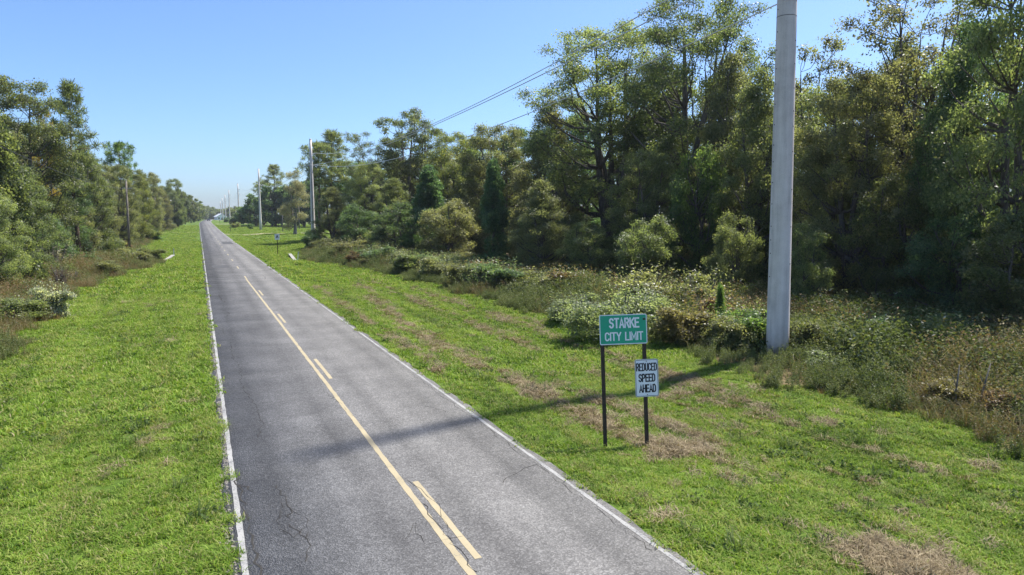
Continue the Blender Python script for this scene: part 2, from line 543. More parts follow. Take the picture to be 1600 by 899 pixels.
def leaf_material(pal):
    if pal in LEAF: return LEAF[pal]
    d, mi, li, fl = PAL[pal]
    m, nt, out = new_mat('leaves_' + pal)
    isl = nd(nt, 'ShaderNodeNewGeometry').outputs['Random Per Island']
    obr = nd(nt, 'ShaderNodeObjectInfo').outputs['Random']
    p = wpos(nt)
    big = noise(nt, p, .45, 3, .6)
    f = mth(nt, 'ADD', mth(nt, 'MULTIPLY', isl, .62), mth(nt, 'MULTIPLY', mth(nt, 'SUBTRACT', big, .3), .85))
    flp = {'flower': .80, 'silver': .70}.get(pal, .972)
    col = ramp(nt, f, [(.05, d), (.5, mi), (.95, li)])
    sel = ramp(nt, mth(nt, 'FRACT', mth(nt, 'MULTIPLY', isl, 37.3)), [(flp - .01, 0.0), (flp, 1.0)])
    col = mixc(nt, sel, col, fl)
    hsv = nd(nt, 'ShaderNodeHueSaturation')
    hsv.inputs['Saturation'].default_value = 1.0
    nt.links.new(mth(nt, 'ADD', mth(nt, 'MULTIPLY', obr, .028), .488), hsv.inputs['Hue'])
    nt.links.new(mth(nt, 'ADD', mth(nt, 'MULTIPLY', mth(nt, 'FRACT', mth(nt, 'MULTIPLY', obr, 7.7)), .45), .8), hsv.inputs['Value'])
    nt.links.new(col, hsv.inputs['Color'])
    c = hsv.outputs[0]
    pr = nd(nt, 'ShaderNodeBsdfPrincipled')
    nt.links.new(c, pr.inputs['Base Color'])
    pr.inputs['Roughness'].default_value = .42
    pr.inputs['Specular IOR Level'].default_value = .55
    tr = nd(nt, 'ShaderNodeBsdfTranslucent')
    nt.links.new(mixc(nt, 1.0, c, (1.45, 1.5, .75), 'MULTIPLY'), tr.inputs[0])
    ms = nd(nt, 'ShaderNodeMixShader'); ms.inputs[0].default_value = .6
    nt.links.new(pr.outputs[0], ms.inputs[1]); nt.links.new(tr.outputs[0], ms.inputs[2])
    nt.links.new(ms.outputs[0], out.inputs[0])
    LEAF[pal] = m
    return m

def bark_material(name, a, b):
    m, nt, out = new_mat(name)
    o = opos(nt)
    n1 = noise(nt, scaled(nt, o, (9, 9, 1.6)), 1.0, 5, .65)
    n2 = noise(nt, o, .8, 3)
    f = mth(nt, 'ADD', mth(nt, 'MULTIPLY', n1, .7), mth(nt, 'MULTIPLY', n2, .3))
    principled(nt, out, ramp(nt, f, [(.35, a), (.65, b)]), .92, .15, 0, n1, .8, .05)
    return m
BARK = bark_material('grey_brown_bark', (.055, .046, .038), (.190, .168, .142))
BARK_PINE = bark_material('pine_bark', (.045, .030, .022), (.140, .098, .072))
BARK_PALE = bark_material('pale_lichen_bark', (.10, .09, .075), (.24, .22, .19))

# ------------------------------------------------------------------ plants
def unit(v):
    return v / np.maximum(np.linalg.norm(v, axis=-1, keepdims=True), 1e-9)

def leaf_quads(rg, P, N, length, width, droop=0.25):
    """one small folded four-cornered leaf per point; N: the way its upper face looks"""
    n = len(P)
    N = unit(N)
    t = unit(np.cross(N, rg.normal(size=(n, 3))))
    t[:, 2] -= droop; t = unit(t)
    s = unit(np.cross(N, t))
    L = (length * rg.uniform(.6, 1.3, n))[:, None]
    W = (width * rg.uniform(.6, 1.3, n))[:, None]
    a = P - t * L * .5
    b = P + s * W * .5 + N * W * .12
    c = P + t * L * .5
    d = P - s * W * .5 + N * W * .12
    V = np.stack([a, b, c, d], 1).reshape(-1, 3)
    F = np.arange(n * 4).reshape(n, 4)
    return V, F

def sphere_dirs(rg, n, low=-.45):
    d = unit(rg.normal(size=(int(n * 2.2) + 20, 3)))
    keep = (d[:, 2] > low) | (rg.random(len(d)) < .35)
    return d[keep][:n]

def crown_leaves(rg, lobes, per_m2, leaves, L, W, spread, shell=.55, outward=.95, upward=.5, flat=.6, droop=.25):
    Ps, Ns = [], []
    twig = []
    for (x, y, z, r) in lobes:
        c = np.array([x, y, z])
        ns = max(6, int(per_m2 * 4 * math.pi * r * r))
        d = sphere_dirs(rg, ns)
        ph = rg.random(3) * 6
        lump = 1 + .24 * np.sin(d[:, 0] * 5 + ph[0]) * np.sin(d[:, 1] * 5 + ph[1]) + .1 * np.sin(d[:, 2] * 7 + ph[2])
        rr = r * (shell + (1 - shell) * rg.random(len(d)) ** .5) * lump
        sx = rg.uniform(.75, 1.35); ca, sa = math.cos(ph[0]), math.sin(ph[0])
        q = d * rr[:, None] * np.array([sx, 1 / sx, rg.uniform(.55, .9)])
        S = c + np.stack([q[:, 0] * ca - q[:, 1] * sa, q[:, 0] * sa + q[:, 1] * ca, q[:, 2]], -1)
        twig.append((c, S))
        nl = rg.poisson(leaves, len(d)).clip(2)
        sub = np.repeat(S, nl, 0)
        out = np.repeat(d, nl, 0)
        k = len(sub)
        q = rg.normal(size=(k, 3)) * spread * np.array([1, 1, flat])
        Ps.append(sub + q)
        Ns.append(out * outward + np.array([0, 0, upward]) + rg.normal(size=(k, 3)) * .55)
    P = np.vstack(Ps); N = np.vstack(Ns)
    return leaf_quads(rg, P, N, L, W, droop) + (twig,)

def limb(mb, a, b, r0, r1, rg, sag=.12, n=5, sides=6):
    a = np.array(a, float); b = np.array(b, float)
    L = np.linalg.norm(b - a)
    pts, rad = [], []
    w = rg.normal(size=3) * L * .07
    for i in range(n):
        t = i / (n - 1)
        p = a + (b - a) * t
        p = p + np.array([0, 0, -sag * L * math.sin(math.pi * t)]) + w * math.sin(math.pi * t) + rg.normal(size=3) * L * .018 * (0 < i < n - 1)
        pts.append(p); rad.append(r0 + (r1 - r0) * t ** .8)
    mb.tube(pts, rad, sides, False)

def broadleaf(seed, H, Rr, low, nl, rl, per, leaves, L, W, spread, shape='dome', lean=0.0, fork=1, twigs=10, gap=.8, trunk=.028, droop=.25, outward=.95):
    rg = np.random.default_rng(seed)
    lobes = []
    tries = 0
    while len(lobes) < nl and tries < 6000:
        tries += 1
        t = rg.random()
        if shape == 'dome':
            e = Rr * math.sin(math.pi * (.16 + .74 * t)) ** .7
        elif shape == 'umbrella':
            e = Rr * (0.35 + .75 * t) if t < .75 else Rr * math.sqrt(max(0.02, 1 - ((t - .75) / .27) ** 2)) * .95
        elif shape == 'vase':
            e = Rr * (.45 + .55 * math.sin(math.pi * min(1, t * .62)))
        elif shape == 'column':
            e = Rr * (1 - t ** 2.2) * .9 + .12 * Rr
        else:
            e = Rr * math.sqrt(max(0, 1 - (2 * t - 1) ** 2))
        r = rl * rg.uniform(.68, 1.25) * (1 - .3 * t)
        z = low + r * .8 + t * (H - low - 1.7 * r)
        q = max(0, e - r * .55) * math.sqrt(rg.uniform(.15, 1))
        a = rg.random() * 2 * math.pi
        p = (q * math.cos(a) + lean * z, q * math.sin(a), z)
        if all(math.dist(p, o[:3]) > gap * (r + o[3]) * .62 for o in lobes[-90:]):
            lobes.append(p + (r,))
    top = max(lobes, key=lambda o: o[2] + o[3])
    V, F, tw = crown_leaves(rg, lobes, per, leaves, L, W, spread, droop=droop, outward=outward)
    mb = MB()
    r0 = H * trunk
    # leaders
    heads = []
    for k in range(fork):
        a = rg.random() * .8 + 2 * math.pi * k / fork
        q = 0 if fork == 1 else Rr * .32
        heads.append((q * math.cos(a) + lean * H * .85, q * math.sin(a), H * rg.uniform(.8, .9)))
    base = [(0, 0, -.35), (.0, 0, .3), (rg.normal() * .08, rg.normal() * .08, H * .14)]
    split = base[-1]
    mb.tube(base, [r0 * 1.5, r0 * 1.08, r0 * .9], 9, False)
    paths = []
    for h in heads:
        pts, rad = [], []
        w = rg.normal(size=2) * .3
        for i in range(9):
            t = i / 8
            b_ = t ** (1.0 if fork == 1 else .85)
            pts.append((split[0] + (h[0] - split[0]) * b_ + w[0] * math.sin(t * 5), split[1] + (h[1] - split[1]) * b_ + w[1] * math.sin(t * 4.2), split[2] + (h[2] - split[2]) * t))
            rad.append(r0 * (.88 if fork == 1 else .66) * (1 - t) ** .9 + .02)
        mb.tube(pts, rad, 7, False)
        paths.append((pts, rad))
    for (x, y, z, r) in lobes:
        best = None
        for pts, rad in paths:
            for p, q in zip(pts, rad):
                hd = math.hypot(p[0] - x, p[1] - y)
                if p[2] < z - .25 * hd:
                    c = hd + abs((z - p[2]) - .6 * hd)
                    if best is None or c < best[0]: best = (c, p, q)
        if best is None: best = (0, split, r0 * .6)
        limb(mb, best[1], (x, y, z), min(best[2] * .6, .035 * math.dist(best[1], (x, y, z)) + .03), .022, rg)
    for c, S in tw:
        k = min(len(S), twigs)
        for s in S[rg.permutation(len(S))[:k]]:
            mb.tube([c, (c + s) / 2 + rg.normal(size=3) * .08, s], [.022, .015, .006], 3, False)
    return mb, (V, F)

def needle_clump(rg, P, n, L, W):
    k = len(P) * n
    C = np.repeat(P, n, 0)
    d = unit(rg.normal(size=(k, 3)) + np.array([0, 0, .45]))
    s = unit(np.cross(d, rg.normal(size=(k, 3))))
    l = (L * rg.uniform(.6, 1.2, k))[:, None]
    st = C + d * l * .12
    V = np.stack([st - s * W * .35, st + s * W * .35, st + d * l + s * W * .5, st + d * l - s * W * .5], 1).reshape(-1, 3)
    return V, np.arange(k * 4).reshape(k, 4)

def pine(seed, H, Rr, bare, n_br, clumps, flat_top=False):
    rg = np.random.default_rng(seed)
    mb = MB()
    pts = [(0, 0, -.3)] + [(.12 * math.sin(i * .9 + seed), .1 * math.sin(i * 1.3), H * i / 8) for i in range(1, 9)]
    mb.tube(pts, [H * .016 * (1 - i / 8.4) + .02 for i in range(9)], 8, False)
    C = []
    for i in range(n_br):
        t = (i + rg.random()) / n_br
        z = H * (bare + (1 - bare) * t * .97)
        prof = math.sin(math.pi * min(1, .22 + .78 * t)) ** .75 if not flat_top else (.55 + .45 * math.sin(math.pi * t)) 
        a = i * 2.399 + rg.normal() * .3
        q = Rr * prof * rg.uniform(.6, 1.1)
        e = (q * math.cos(a), q * math.sin(a), z + q * rg.uniform(-.05, .3))
        limb(mb, (pts[4][0], pts[4][1], z), e, .05 * (1 - t * .6) + .015, .012, rg, .06, 4, 4)
        for k in range(clumps):
            u = rg.uniform(.45, 1.08)
            c = np.array([e[0] * u, e[1] * u, z + (e[2] - z) * u]) + rg.normal(size=3) * np.array([.45, .45, .22]) * (Rr / 4)
            C.append(c)
    for k in range(clumps * 2):
        C.append(np.array([rg.normal() * .5, rg.normal() * .5, H * rg.uniform(.93, 1.0)]))
    V, F = needle_clump(rg, np.array(C), 34, .55, .055)
    return mb, (V, F)

def vine_column(seed, H, Rr):
    """a tree smothered by climbing leaves: stacked hanging curtains with bulges and folds"""
    rg = np.random.default_rng(seed)
    lobes = []
    for i in range(34):
        t = rg.random() ** .85
        z = H * (.04 + .88 * t)
        e = Rr * (1 - .72 * t ** 1.7) * (.86 + .14 * math.sin(i * 2.2))
        a = i * 2.4
        r = Rr * rg.uniform(.24, .40) * (1 - .35 * t)
        q = max(0, e - r)
        lobes.append((q * math.cos(a), q * math.sin(a), z, r))
        if rg.random() < .7:   # hanging tail below the bulge
            lobes.append((q * 1.06 * math.cos(a), q * 1.06 * math.sin(a), max(.6, z - r * 1.3), r * .72))
    lobes.append((0, 0, H * .92, Rr * .24)); lobes.append((.15, .1, H * .97, Rr * .14))
    V, F, tw = crown_leaves(rg, lobes, 7.0, 16, .20, .15, .16, shell=.86, outward=1.1, upward=.25, flat=.8, droop=.7)
    mb = MB()
    mb.tube([(0, 0, -.3), (.05, .1, H * .3), (-.1, .05, H * .6), (0, 0, H * .94)], [H * .024, H * .018, H * .012, .04], 8, False)
    for (x, y, z, r) in lobes[::2]:
        limb(mb, (0, 0, z * .8), (x, y, z), .05, .015, rg, .02, 4, 4)
    return mb, (V, F)

def bush_mesh(seed, kind):
    rg = np.random.default_rng(seed)
    mb = MB()
    if kind == 'mound':
        lobes = [(rg.normal() * .45, rg.normal() * .3, rg.uniform(.25, .62), rg.uniform(.22, .38)) for i in range(18)]
        V, F, tw = crown_leaves(rg, lobes, 110, 12, .044, .028, .06, shell=.8, outward=.9, upward=.5, droop=.5)
        # long arching runners
        P, N = [], []
        for i in range(110):
            a = rg.random() * 6.28; q = rg.uniform(.1, .7)
            for t in np.linspace(0, 1, 16):
                P.append((math.cos(a) * (q + t * .32), math.sin(a) * (q * .7 + t * .28), .62 + .25 * math.sin(t * 2.6) - t * t * .35 - q * .35))
                N.append((math.cos(a) * .3, math.sin(a) * .3, 1))
        P = np.array(P) + rg.normal(size=(len(P), 3)) * .014
        V2, F2 = leaf_quads(rg, P, np.array(N) + rg.normal(size=P.shape) * .5, .06, .04, .4)
        F = np.vstack([F, F2 + len(V)]); V = np.vstack([V, V2])
        n_st = 14
    elif kind == 'dead':
        n_st = 46
        P = []
        for i in range(n_st):
            a = rg.random() * 6.28; q = rg.uniform(.1, .5); h = rg.uniform(.6, 1.0)
            tip = np.array([math.cos(a) * q, math.sin(a) * q, h])
            for j in range(20):
                t = rg.uniform(.35, 1.0)
                P.append(tip * np.array([t, t, t]) + rg.normal(size=3) * .035)
        P = np.array(P)
        V, F = leaf_quads(rg, P, rg.normal(size=P.shape), .05, .022, .3)
    elif kind == 'sapling':
        P = []
        for i in range(26):
            z = .1 + .88 * i / 26; q = .42 * (1 - z) + .04
            for k in range(6):
                a = rg.random() * 6.28
                for t in np.linspace(.2, 1, 5):
                    P.append((math.cos(a) * q * t, math.sin(a) * q * t, z + .06 * t))
        V, F = needle_clump(rg, np.array(P), 7, .12, .014)
        n_st = 1
    else:
        n = 15 + seed % 4
        lobes = []
        for i in range(n):
            a = rg.random() * 6.28; q = .34 * math.sqrt(rg.random()); r = rg.uniform(.10, .21)
            lobes.append((q * math.cos(a), q * math.sin(a), rg.uniform(r * .7, .98 - r), r))
        V, F, tw = crown_leaves(rg, lobes, 230, 11, .052, .030, .05, shell=.5, outward=.6, upward=.55, droop=.25)
        # loose shoots poking out of the outline
        P, N = [], []
        for i in range(120):
            a = rg.random() * 6.28; q0 = rg.uniform(.05, .4)
            q1 = q0 + rg.uniform(.02, .2); h = rg.uniform(.5, 1.2)
            for t in np.linspace(.45, 1, 10):
                P.append((math.cos(a) * (q0 + (q1 - q0) * t), math.sin(a) * (q0 + (q1 - q0) * t), h * t))
        P = np.array(P) + rg.normal(size=(len(P), 3)) * .018
        V2, F2 = leaf_quads(rg, P, rg.normal(size=P.shape) + np.array([0, 0, .7]), .05, .022, .2)
        F = np.vstack([F, F2 + len(V)]); V = np.vstack([V, V2])
        n_st = 16
    for i in range(n_st):
        a = rg.random() * 6.28; q = rg.uniform(.05, .42) if n_st > 1 else 0; h = rg.uniform(.6, 1.0)
        mb.tube([(q * .2 * math.cos(a), q * .2 * math.sin(a), -.06), (q * .6 * math.cos(a), q * .6 * math.sin(a), h * .55), (q * math.cos(a), q * math.sin(a), h)], [.014, .01, .004], 4, False)
    return mb, (V, F)

PLANT = {}
def register(kind, maker, H, W, bark=BARK):
    mb, (V, F) = maker
    tm = mesh_from(kind + '_trunk', mb.v, mb.f, bark, True)
    cmesh = mesh_from(kind + '_crown', V, F, leaf_material('dark'))
    PLANT[kind] = (tm, cmesh, H, W)

register('oak', broadleaf(11, 15, 5.2, .3, 135, .86, 5.2, 17, .160, .102, .26, 'dome', fork=3, twigs=6, gap=.72), 15, 10.4)
register('oak2', broadleaf(12, 14, 4.6, .2, 120, .82, 5.2, 17, .158, .098, .26, 'column', fork=2, twigs=6, gap=.72), 14, 9.2)
register('tall', broadleaf(13, 21, 6.8, 5.0, 150, .92, 4.5, 16, .158, .10, .28, 'dome', fork=4, twigs=9, gap=.88, trunk=.025), 21, 13.6)
register('open', broadleaf(14, 18, 6.5, 5.5, 74, .95, 5.0, 13, .21, .13, .24, 'umbrella', fork=4, twigs=9, gap=1.0), 18, 13)
register('thin', broadleaf(15, 18, 4.6, 3.0, 88, .74, 4.6, 11, .17, .10, .24, 'vase', fork=4, twigs=14, gap=1.0, trunk=.020), 18, 9.2)
register('thin2', broadleaf(16, 16, 3.2, 2.0, 66, .70, 5.2, 12, .165, .10, .22, 'dome', fork=3, twigs=12, gap=.95, trunk=.020), 16, 6.4)
register('pine', pine(17, 19, 3.6, .38, 40, 6), 19, 7.0, BARK_PINE)
register('pine2', pine(18, 17, 3.4, .60, 34, 6, True), 17, 7.0, BARK_PINE)
register('vine', vine_column(19, 12, 3.2), 12, 6.4)
register('under', broadleaf(20, 6, 2.6, .05, 62, .56, 12.0, 16, .120, .075, .17, 'ball', fork=3, twigs=7, gap=.72), 6, 5.2)
register('under2', broadleaf(23, 6, 2.7, .05, 60, .58, 11.5, 16, .122, .073, .18, 'dome', fork=4, twigs=8, gap=.74), 6, 5.4)
register('moss', broadleaf(21, 14, 3.2, .8, 24, 1.15, 5.0, 14, .34, .08, .32, 'dome', fork=2, twigs=26, droop=1.4), 14, 6.4, BARK_PALE)
register('far', broadleaf(22, 14, 5.2, .2, 24, 1.7, 1.6, 9, .62, .46, .45, 'dome', fork=2, twigs=0), 14, 10.4)
for i, s in enumerate((31, 32, 33)):
    register('bush%d' % i, bush_mesh(s, 'bush'), 1.0, 1.1)
register('vine_mound', bush_mesh(35, 'mound'), .98, 1.7)
register('dead_bush', bush_mesh(36, 'dead'), 1.0, .9, BARK_PALE)
register('sapling', bush_mesh(37, 'sapling'), 1.0, .85)

TREE_NAMES = {'oak': 'broadleaf_tree', 'oak2': 'broadleaf_tree', 'tall': 'broadleaf_tree', 'open': 'oak_tree', 'thin': 'broadleaf_tree', 'thin2': 'broadleaf_tree',
              'pine': 'pine_tree', 'pine2': 'pine_tree', 'vine': 'vine_covered_tree', 'under': 'small_tree', 'under2': 'small_tree', 'moss': 'mossy_tree', 'far': 'distant_tree',
              'bush0': 'bush', 'bush1': 'bush', 'bush2': 'bush', 'vine_mound': 'vine_mound', 'dead_bush': 'dead_bush', 'sapling': 'conifer_sapling'}
prg = random.Random(77)
def plant(kind, x, y, H, W, pal, label, group=None, cat='tree'):
    tm, cme, H0, W0 = PLANT[kind]
    z = float(zt(x, y)) - .03
    o = empty(TREE_NAMES[kind], (x, y, z), prg.uniform(0, 6.28), label, cat, group or None)
    k = W / W0
    o.scale = (k * prg.uniform(.94, 1.06), k * prg.uniform(.94, 1.06), H / H0)
    t = obj('trunk' if cat == 'tree' else 'stems', tm, o)
    c = obj('crown' if cat == 'tree' else 'foliage', cme, o)
    c.material_slots[0].link = 'OBJECT'
    c.material_slots[0].material = leaf_material(pal)
    return o

TREES = [
    ('oak', 28.4, 17.6, 17.0, 8.2, 'dark', 'tall dark leafy tree at the right rim of the wood, foliage down to the ground', ''),
    ('thin', 32.1, 24.8, 18.8, 9.0, 'olive', 'thin leaved tree with bare spreading twigs against the sky right of the big concrete pole', ''),
    ('oak2', 30.2, 21.2, 14.6, 5.9, 'deep', 'dark rounded tree between the thin leaved tree and the right rim', ''),
    ('oak', 28.9, 26.2, 12.8, 6.6, 'olive', 'yellow flecked bushy tree just right of the big concrete pole', ''),
    ('thin2', 35.4, 34.3, 17.1, 6.6, 'olive', 'loose narrow tree whose top shows sky beside the big concrete pole', ''),
    ('oak2', 29.4, 33.7, 14.8, 7.0, 'dark', 'leafy tree directly left of the big concrete pole', ''),
    ('tall', 33.1, 44.2, 23.8, 13.9, 'dark', 'tallest open crowned tree, its top cut by the upper picture edge above the signs', ''),
    ('tall', 30.9, 54.1, 22.8, 17.1, 'dark', 'large fork trunked tree with open crown under the three power wires', ''),
    ('oak', 26.6, 41.6, 9.9, 6.6, 'dark', 'low brown green tree standing before the tall open crowned trees', ''),
    ('under', 27.5, 36.8, 9.9, 4.7, 'green', 'fresh green small tree in front of the tallest open crowned tree', ''),
    ('oak2', 27.6, 58.9, 16.5, 8.0, 'olive', 'olive tree at the left foot of the fork trunked tree', ''),
    ('oak', 26.9, 70.2, 15.3, 9.6, 'olive', 'broad olive brown tree left of the fork trunked tree', ''),
    ('vine', 19.6, 53.7, 9.9, 3.6, 'deep', 'dark green column of climbing vine among the olive trees', ''),
    ('oak2', 20.5, 46.6, 8.1, 5.8, 'olive', 'round grey green tree with foliage reaching the weeds, right of the dark vine column', ''),
    ('oak', 27.2, 85.6, 16.1, 9.3, 'yellowgreen', 'yellowish broad tree behind the drooping vine curtain', ''),
    ('vine', 20.8, 75.2, 10.9, 6.2, 'deep', 'dark drooping vine curtain over a tree beside the lower wire', ''),
    ('open', 29.2, 109.0, 22.4, 14.7, 'dark', 'umbrella crowned oak with sky showing through, left of the woods highest part', ''),
    ('thin', 21.6, 108.0, 18.3, 8.1, 'dark', 'sparse narrow tree left of the umbrella crowned oak', ''),
    ('pine', 20.4, 135.1, 21.2, 9.3, 'dark', 'tall dark pine behind the second concrete pole', ''),
    ('pine2', 17.5, 132.0, 18.4, 7.2, 'dark', 'slimmer dark pine close against the second concrete pole', ''),
    ('oak', 20.3, 104.2, 13.4, 8.8, 'light', 'pale yellow green round tree right of the second concrete pole', ''),
    ('oak2', 16.1, 110.5, 9.9, 8.1, 'olive', 'grey green tree at the foot of the pine by the second concrete pole', ''),
    ('oak2', 19.7, 86.8, 10.2, 7.4, 'dark', 'dark green tree right of the pale round tree', ''),
    ('under', 16.4, 92.7, 6.8, 6.0, 'deep', 'dark low tree below the pale round tree', ''),
    ('under', 18.8, 80.6, 6.9, 6.9, 'deep', 'deep green low tree in front of the umbrella crowned oak', ''),
    ('under', 19.4, 64.8, 6.9, 6.1, 'olive', 'brownish low tree below the drooping vine curtain', ''),
    ('under', 19.1, 73.8, 5.3, 4.3, 'green', 'small fresh green tree at the foot of the drooping vine curtain', ''),
    ('moss', 20.5, 193.7, 17.3, 8.0, 'moss', 'pale grey tan tree hung with moss left of the second concrete pole', ''),
    ('under', 21.5, 41.7, 4.8, 4.0, 'dark', 'dark low tree below the fork trunked tree', ''),
    ('under', 24.0, 29.6, 5.4, 3.2, 'dark', 'dull low tree left of the big concrete pole, above the weeds', ''),
    ('under', 23.5, 24.2, 4.9, 2.8, 'dark', 'leafy sapling clump against the right side of the big concrete pole', ''),
    ('under', 22.4, 35.8, 5.2, 4.8, 'dark', 'low brown green tree behind the pale vine mound', ''),
    ('under', 27.4, 22.5, 7.2, 4.6, 'dark', 'low shadowed tree in front of the wood, halfway between pole and right edge', ''),
    ('under', 26.2, 18.6, 5.3, 4.3, 'deep', 'deep green low tree left of the right rim tree', ''),
    ('under', 25.6, 15.6, 5.3, 4.6, 'dark', 'lowest shadowed tree at the right picture edge', ''),
    ('oak', 31.2, 29.6, 13.1, 6.5, 'dark', 'dark leafy tree filling the wood between the loose narrow tree and yellow flecked tree', ''),
    ('oak2', 34.7, 28.0, 15.8, 7.3, 'dark', 'dark full crowned tree close behind the thin leaved tree', ''),
    ('oak2', 31.4, 38.3, 17.0, 6.9, 'olive', 'olive full crowned tree between the tallest open tree and the big concrete pole', ''),
    ('oak', 42.8, 23.2, 17.4, 7.5, 'dark', 'leafy tree standing inside the right hand wood behind the front row', 'background trees inside the right hand wood'),
    ('oak', 44.6, 29.0, 16.8, 8.6, 'dark', 'leafy tree standing inside the right hand wood behind the front row', 'background trees inside the right hand wood'),
    ('oak', 44.2, 35.8, 16.0, 9.7, 'dark', 'leafy tree standing inside the right hand wood behind the front row', 'background trees inside the right hand wood'),
    ('oak2', 42.3, 43.3, 16.2, 10.9, 'olive', 'leafy tree standing inside the right hand wood behind the front row', 'background trees inside the right hand wood'),
    ('oak', 40.1, 48.7, 18.0, 8.1, 'dark', 'leafy tree standing inside the right hand wood behind the front row', 'background trees inside the right hand wood'),
    ('oak', 36.7, 54.7, 18.9, 8.7, 'dark', 'leafy tree standing inside the right hand wood behind the front row', 'background trees inside the right hand wood'),
    ('oak2', 34.0, 64.8, 16.5, 9.7, 'deep', 'leafy tree standing inside the right hand wood behind the front row', 'background trees inside the right hand wood'),
    ('oak', 33.3, 76.2, 15.8, 11.0, 'deep', 'leafy tree standing inside the right hand wood behind the front row', 'background trees inside the right hand wood'),
    ('oak', 32.1, 85.6, 15.5, 12.1, 'dark', 'leafy tree standing inside the right hand wood behind the front row', 'background trees inside the right hand wood'),
    ('oak', 33.1, 98.3, 15.0, 13.6, 'olive', 'leafy tree standing inside the right hand wood behind the front row', 'background trees inside the right hand wood'),
    ('oak', 32.4, 112.0, 15.1, 15.2, 'olive', 'leafy tree standing inside the right hand wood behind the front row', 'background trees inside the right hand wood'),
    ('oak2', 29.8, 123.1, 15.8, 16.4, 'dark', 'leafy tree standing inside the right hand wood behind the front row', 'background trees inside the right hand wood'),
    ('oak', 26.6, 141.1, 16.5, 18.4, 'deep', 'leafy tree standing inside the right hand wood behind the front row', 'background trees inside the right hand wood'),
    ('oak', 42.2, 69.9, 16.3, 10.8, 'dark', 'leafy tree standing inside the right hand wood behind the front row', 'background trees inside the right hand wood'),
    ('under', 31.1, 37.3, 5.5, 4.9, 'dark', 'shadowed low tree filling the gap between trunks deeper in the right hand wood', 'shadowed low trees inside the right hand wood'),
    ('under', 31.9, 44.7, 5.3, 5.7, 'deep', 'shadowed low tree filling the gap between trunks deeper in the right hand wood', 'shadowed low trees inside the right hand wood'),
    ('under', 30.1, 48.9, 5.3, 5.4, 'dark', 'shadowed low tree filling the gap between trunks deeper in the right hand wood', 'shadowed low trees inside the right hand wood'),
    ('under', 26.9, 52.5, 5.5, 5.6, 'olive', 'shadowed low tree filling the gap between trunks deeper in the right hand wood', 'shadowed low trees inside the right hand wood'),
    ('under', 27.8, 63.2, 5.3, 5.9, 'dark', 'shadowed low tree filling the gap between trunks deeper in the right hand wood', 'shadowed low trees inside the right hand wood'),
    ('under', 33.2, 34.2, 5.9, 5.2, 'deep', 'shadowed low tree filling the gap between trunks deeper in the right hand wood', 'shadowed low trees inside the right hand wood'),
    ('under', 35.0, 31.2, 5.9, 5.4, 'dark', 'shadowed low tree filling the gap between trunks deeper in the right hand wood', 'shadowed low trees inside the right hand wood'),
    ('under', 35.0, 26.8, 6.2, 5.2, 'olive', 'shadowed low tree filling the gap between trunks deeper in the right hand wood', 'shadowed low trees inside the right hand wood'),
    ('under', 34.2, 22.7, 6.1, 5.1, 'dark', 'shadowed low tree filling the gap between trunks deeper in the right hand wood', 'shadowed low trees inside the right hand wood'),
    ('under', 26.7, 72.5, 5.3, 5.8, 'olive', 'shadowed low tree filling the gap between trunks deeper in the right hand wood', 'shadowed low trees inside the right hand wood'),
    ('under', 26.0, 83.9, 5.3, 6.6, 'deep', 'shadowed low tree filling the gap between trunks deeper in the right hand wood', 'shadowed low trees inside the right hand wood'),
    ('under', 24.9, 97.7, 4.9, 7.5, 'dark', 'shadowed low tree filling the gap between trunks deeper in the right hand wood', 'shadowed low trees inside the right hand wood'),
    ('pine', 26.0, 301.7, 25.4, 11.8, 'dark', 'tall dark pine above the far lawn, left of the mossy tree', ''),
    ('pine2', 22.9, 319.7, 19.1, 8.4, 'dark', 'small topped pine nearest the third concrete pole', ''),
    ('far', 19.1, 310.4, 14.4, 10.9, 'deep', 'dark leafy tree in the group behind the far lawn', 'dark trees behind the far lawn'),
    ('far', 24.3, 297.0, 18.1, 11.8, 'deep', 'dark leafy tree in the group behind the far lawn', 'dark trees behind the far lawn'),
    ('far', 30.8, 299.5, 19.6, 12.0, 'deep', 'dark leafy tree in the group behind the far lawn', 'dark trees behind the far lawn'),
    ('far', 36.2, 291.5, 20.7, 13.1, 'deep', 'dark leafy tree in the group behind the far lawn', 'dark trees behind the far lawn'),
    ('far', 16.8, 322.5, 9.7, 9.6, 'deep', 'dark leafy tree in the group behind the far lawn', 'dark trees behind the far lawn'),
    ('far', 30.1, 316.4, 17.5, 11.2, 'deep', 'dark leafy tree in the group behind the far lawn', 'dark trees behind the far lawn'),
    ('far', 36.5, 313.5, 18.9, 12.4, 'deep', 'dark leafy tree in the group behind the far lawn', 'dark trees behind the far lawn'),
    ('far', 23.8, 330.3, 15.0, 11.6, 'deep', 'dark leafy tree in the group behind the far lawn', 'dark trees behind the far lawn'),
    ('far', 16.5, 355.8, 8.8, 8.0, 'deep', 'dark leafy tree in the group behind the far lawn', 'dark trees behind the far lawn'),
    ('far', 39.4, 279.0, 19.0, 12.7, 'deep', 'dark leafy tree in the group behind the far lawn', 'dark trees behind the far lawn'),
    ('vine', -14.9, 57.3, 12.9, 6.6, 'light', 'tall vine smothered tree forming a pale green column at the left picture edge', ''),
    ('oak', -16.7, 74.7, 17.6, 11.6, 'dark', 'tall broad tree rising behind the vine smothered column', ''),
    ('thin2', -15.2, 78.4, 15.4, 2.8, 'yellow', 'narrow tree with yellow autumn leaves between broad tree and pine', ''),
    ('pine', -13.7, 82.2, 18.4, 5.9, 'dark', 'tall pine with clear trunk standing highest beside the blue sky on the left', ''),
    ('oak2', -14.1, 93.4, 13.7, 8.2, 'dark', 'olive tree below the tall pine', ''),
    ('oak', -15.2, 82.8, 11.8, 7.2, 'deep', 'dark leafy tree at the left foot of the tall pine', ''),
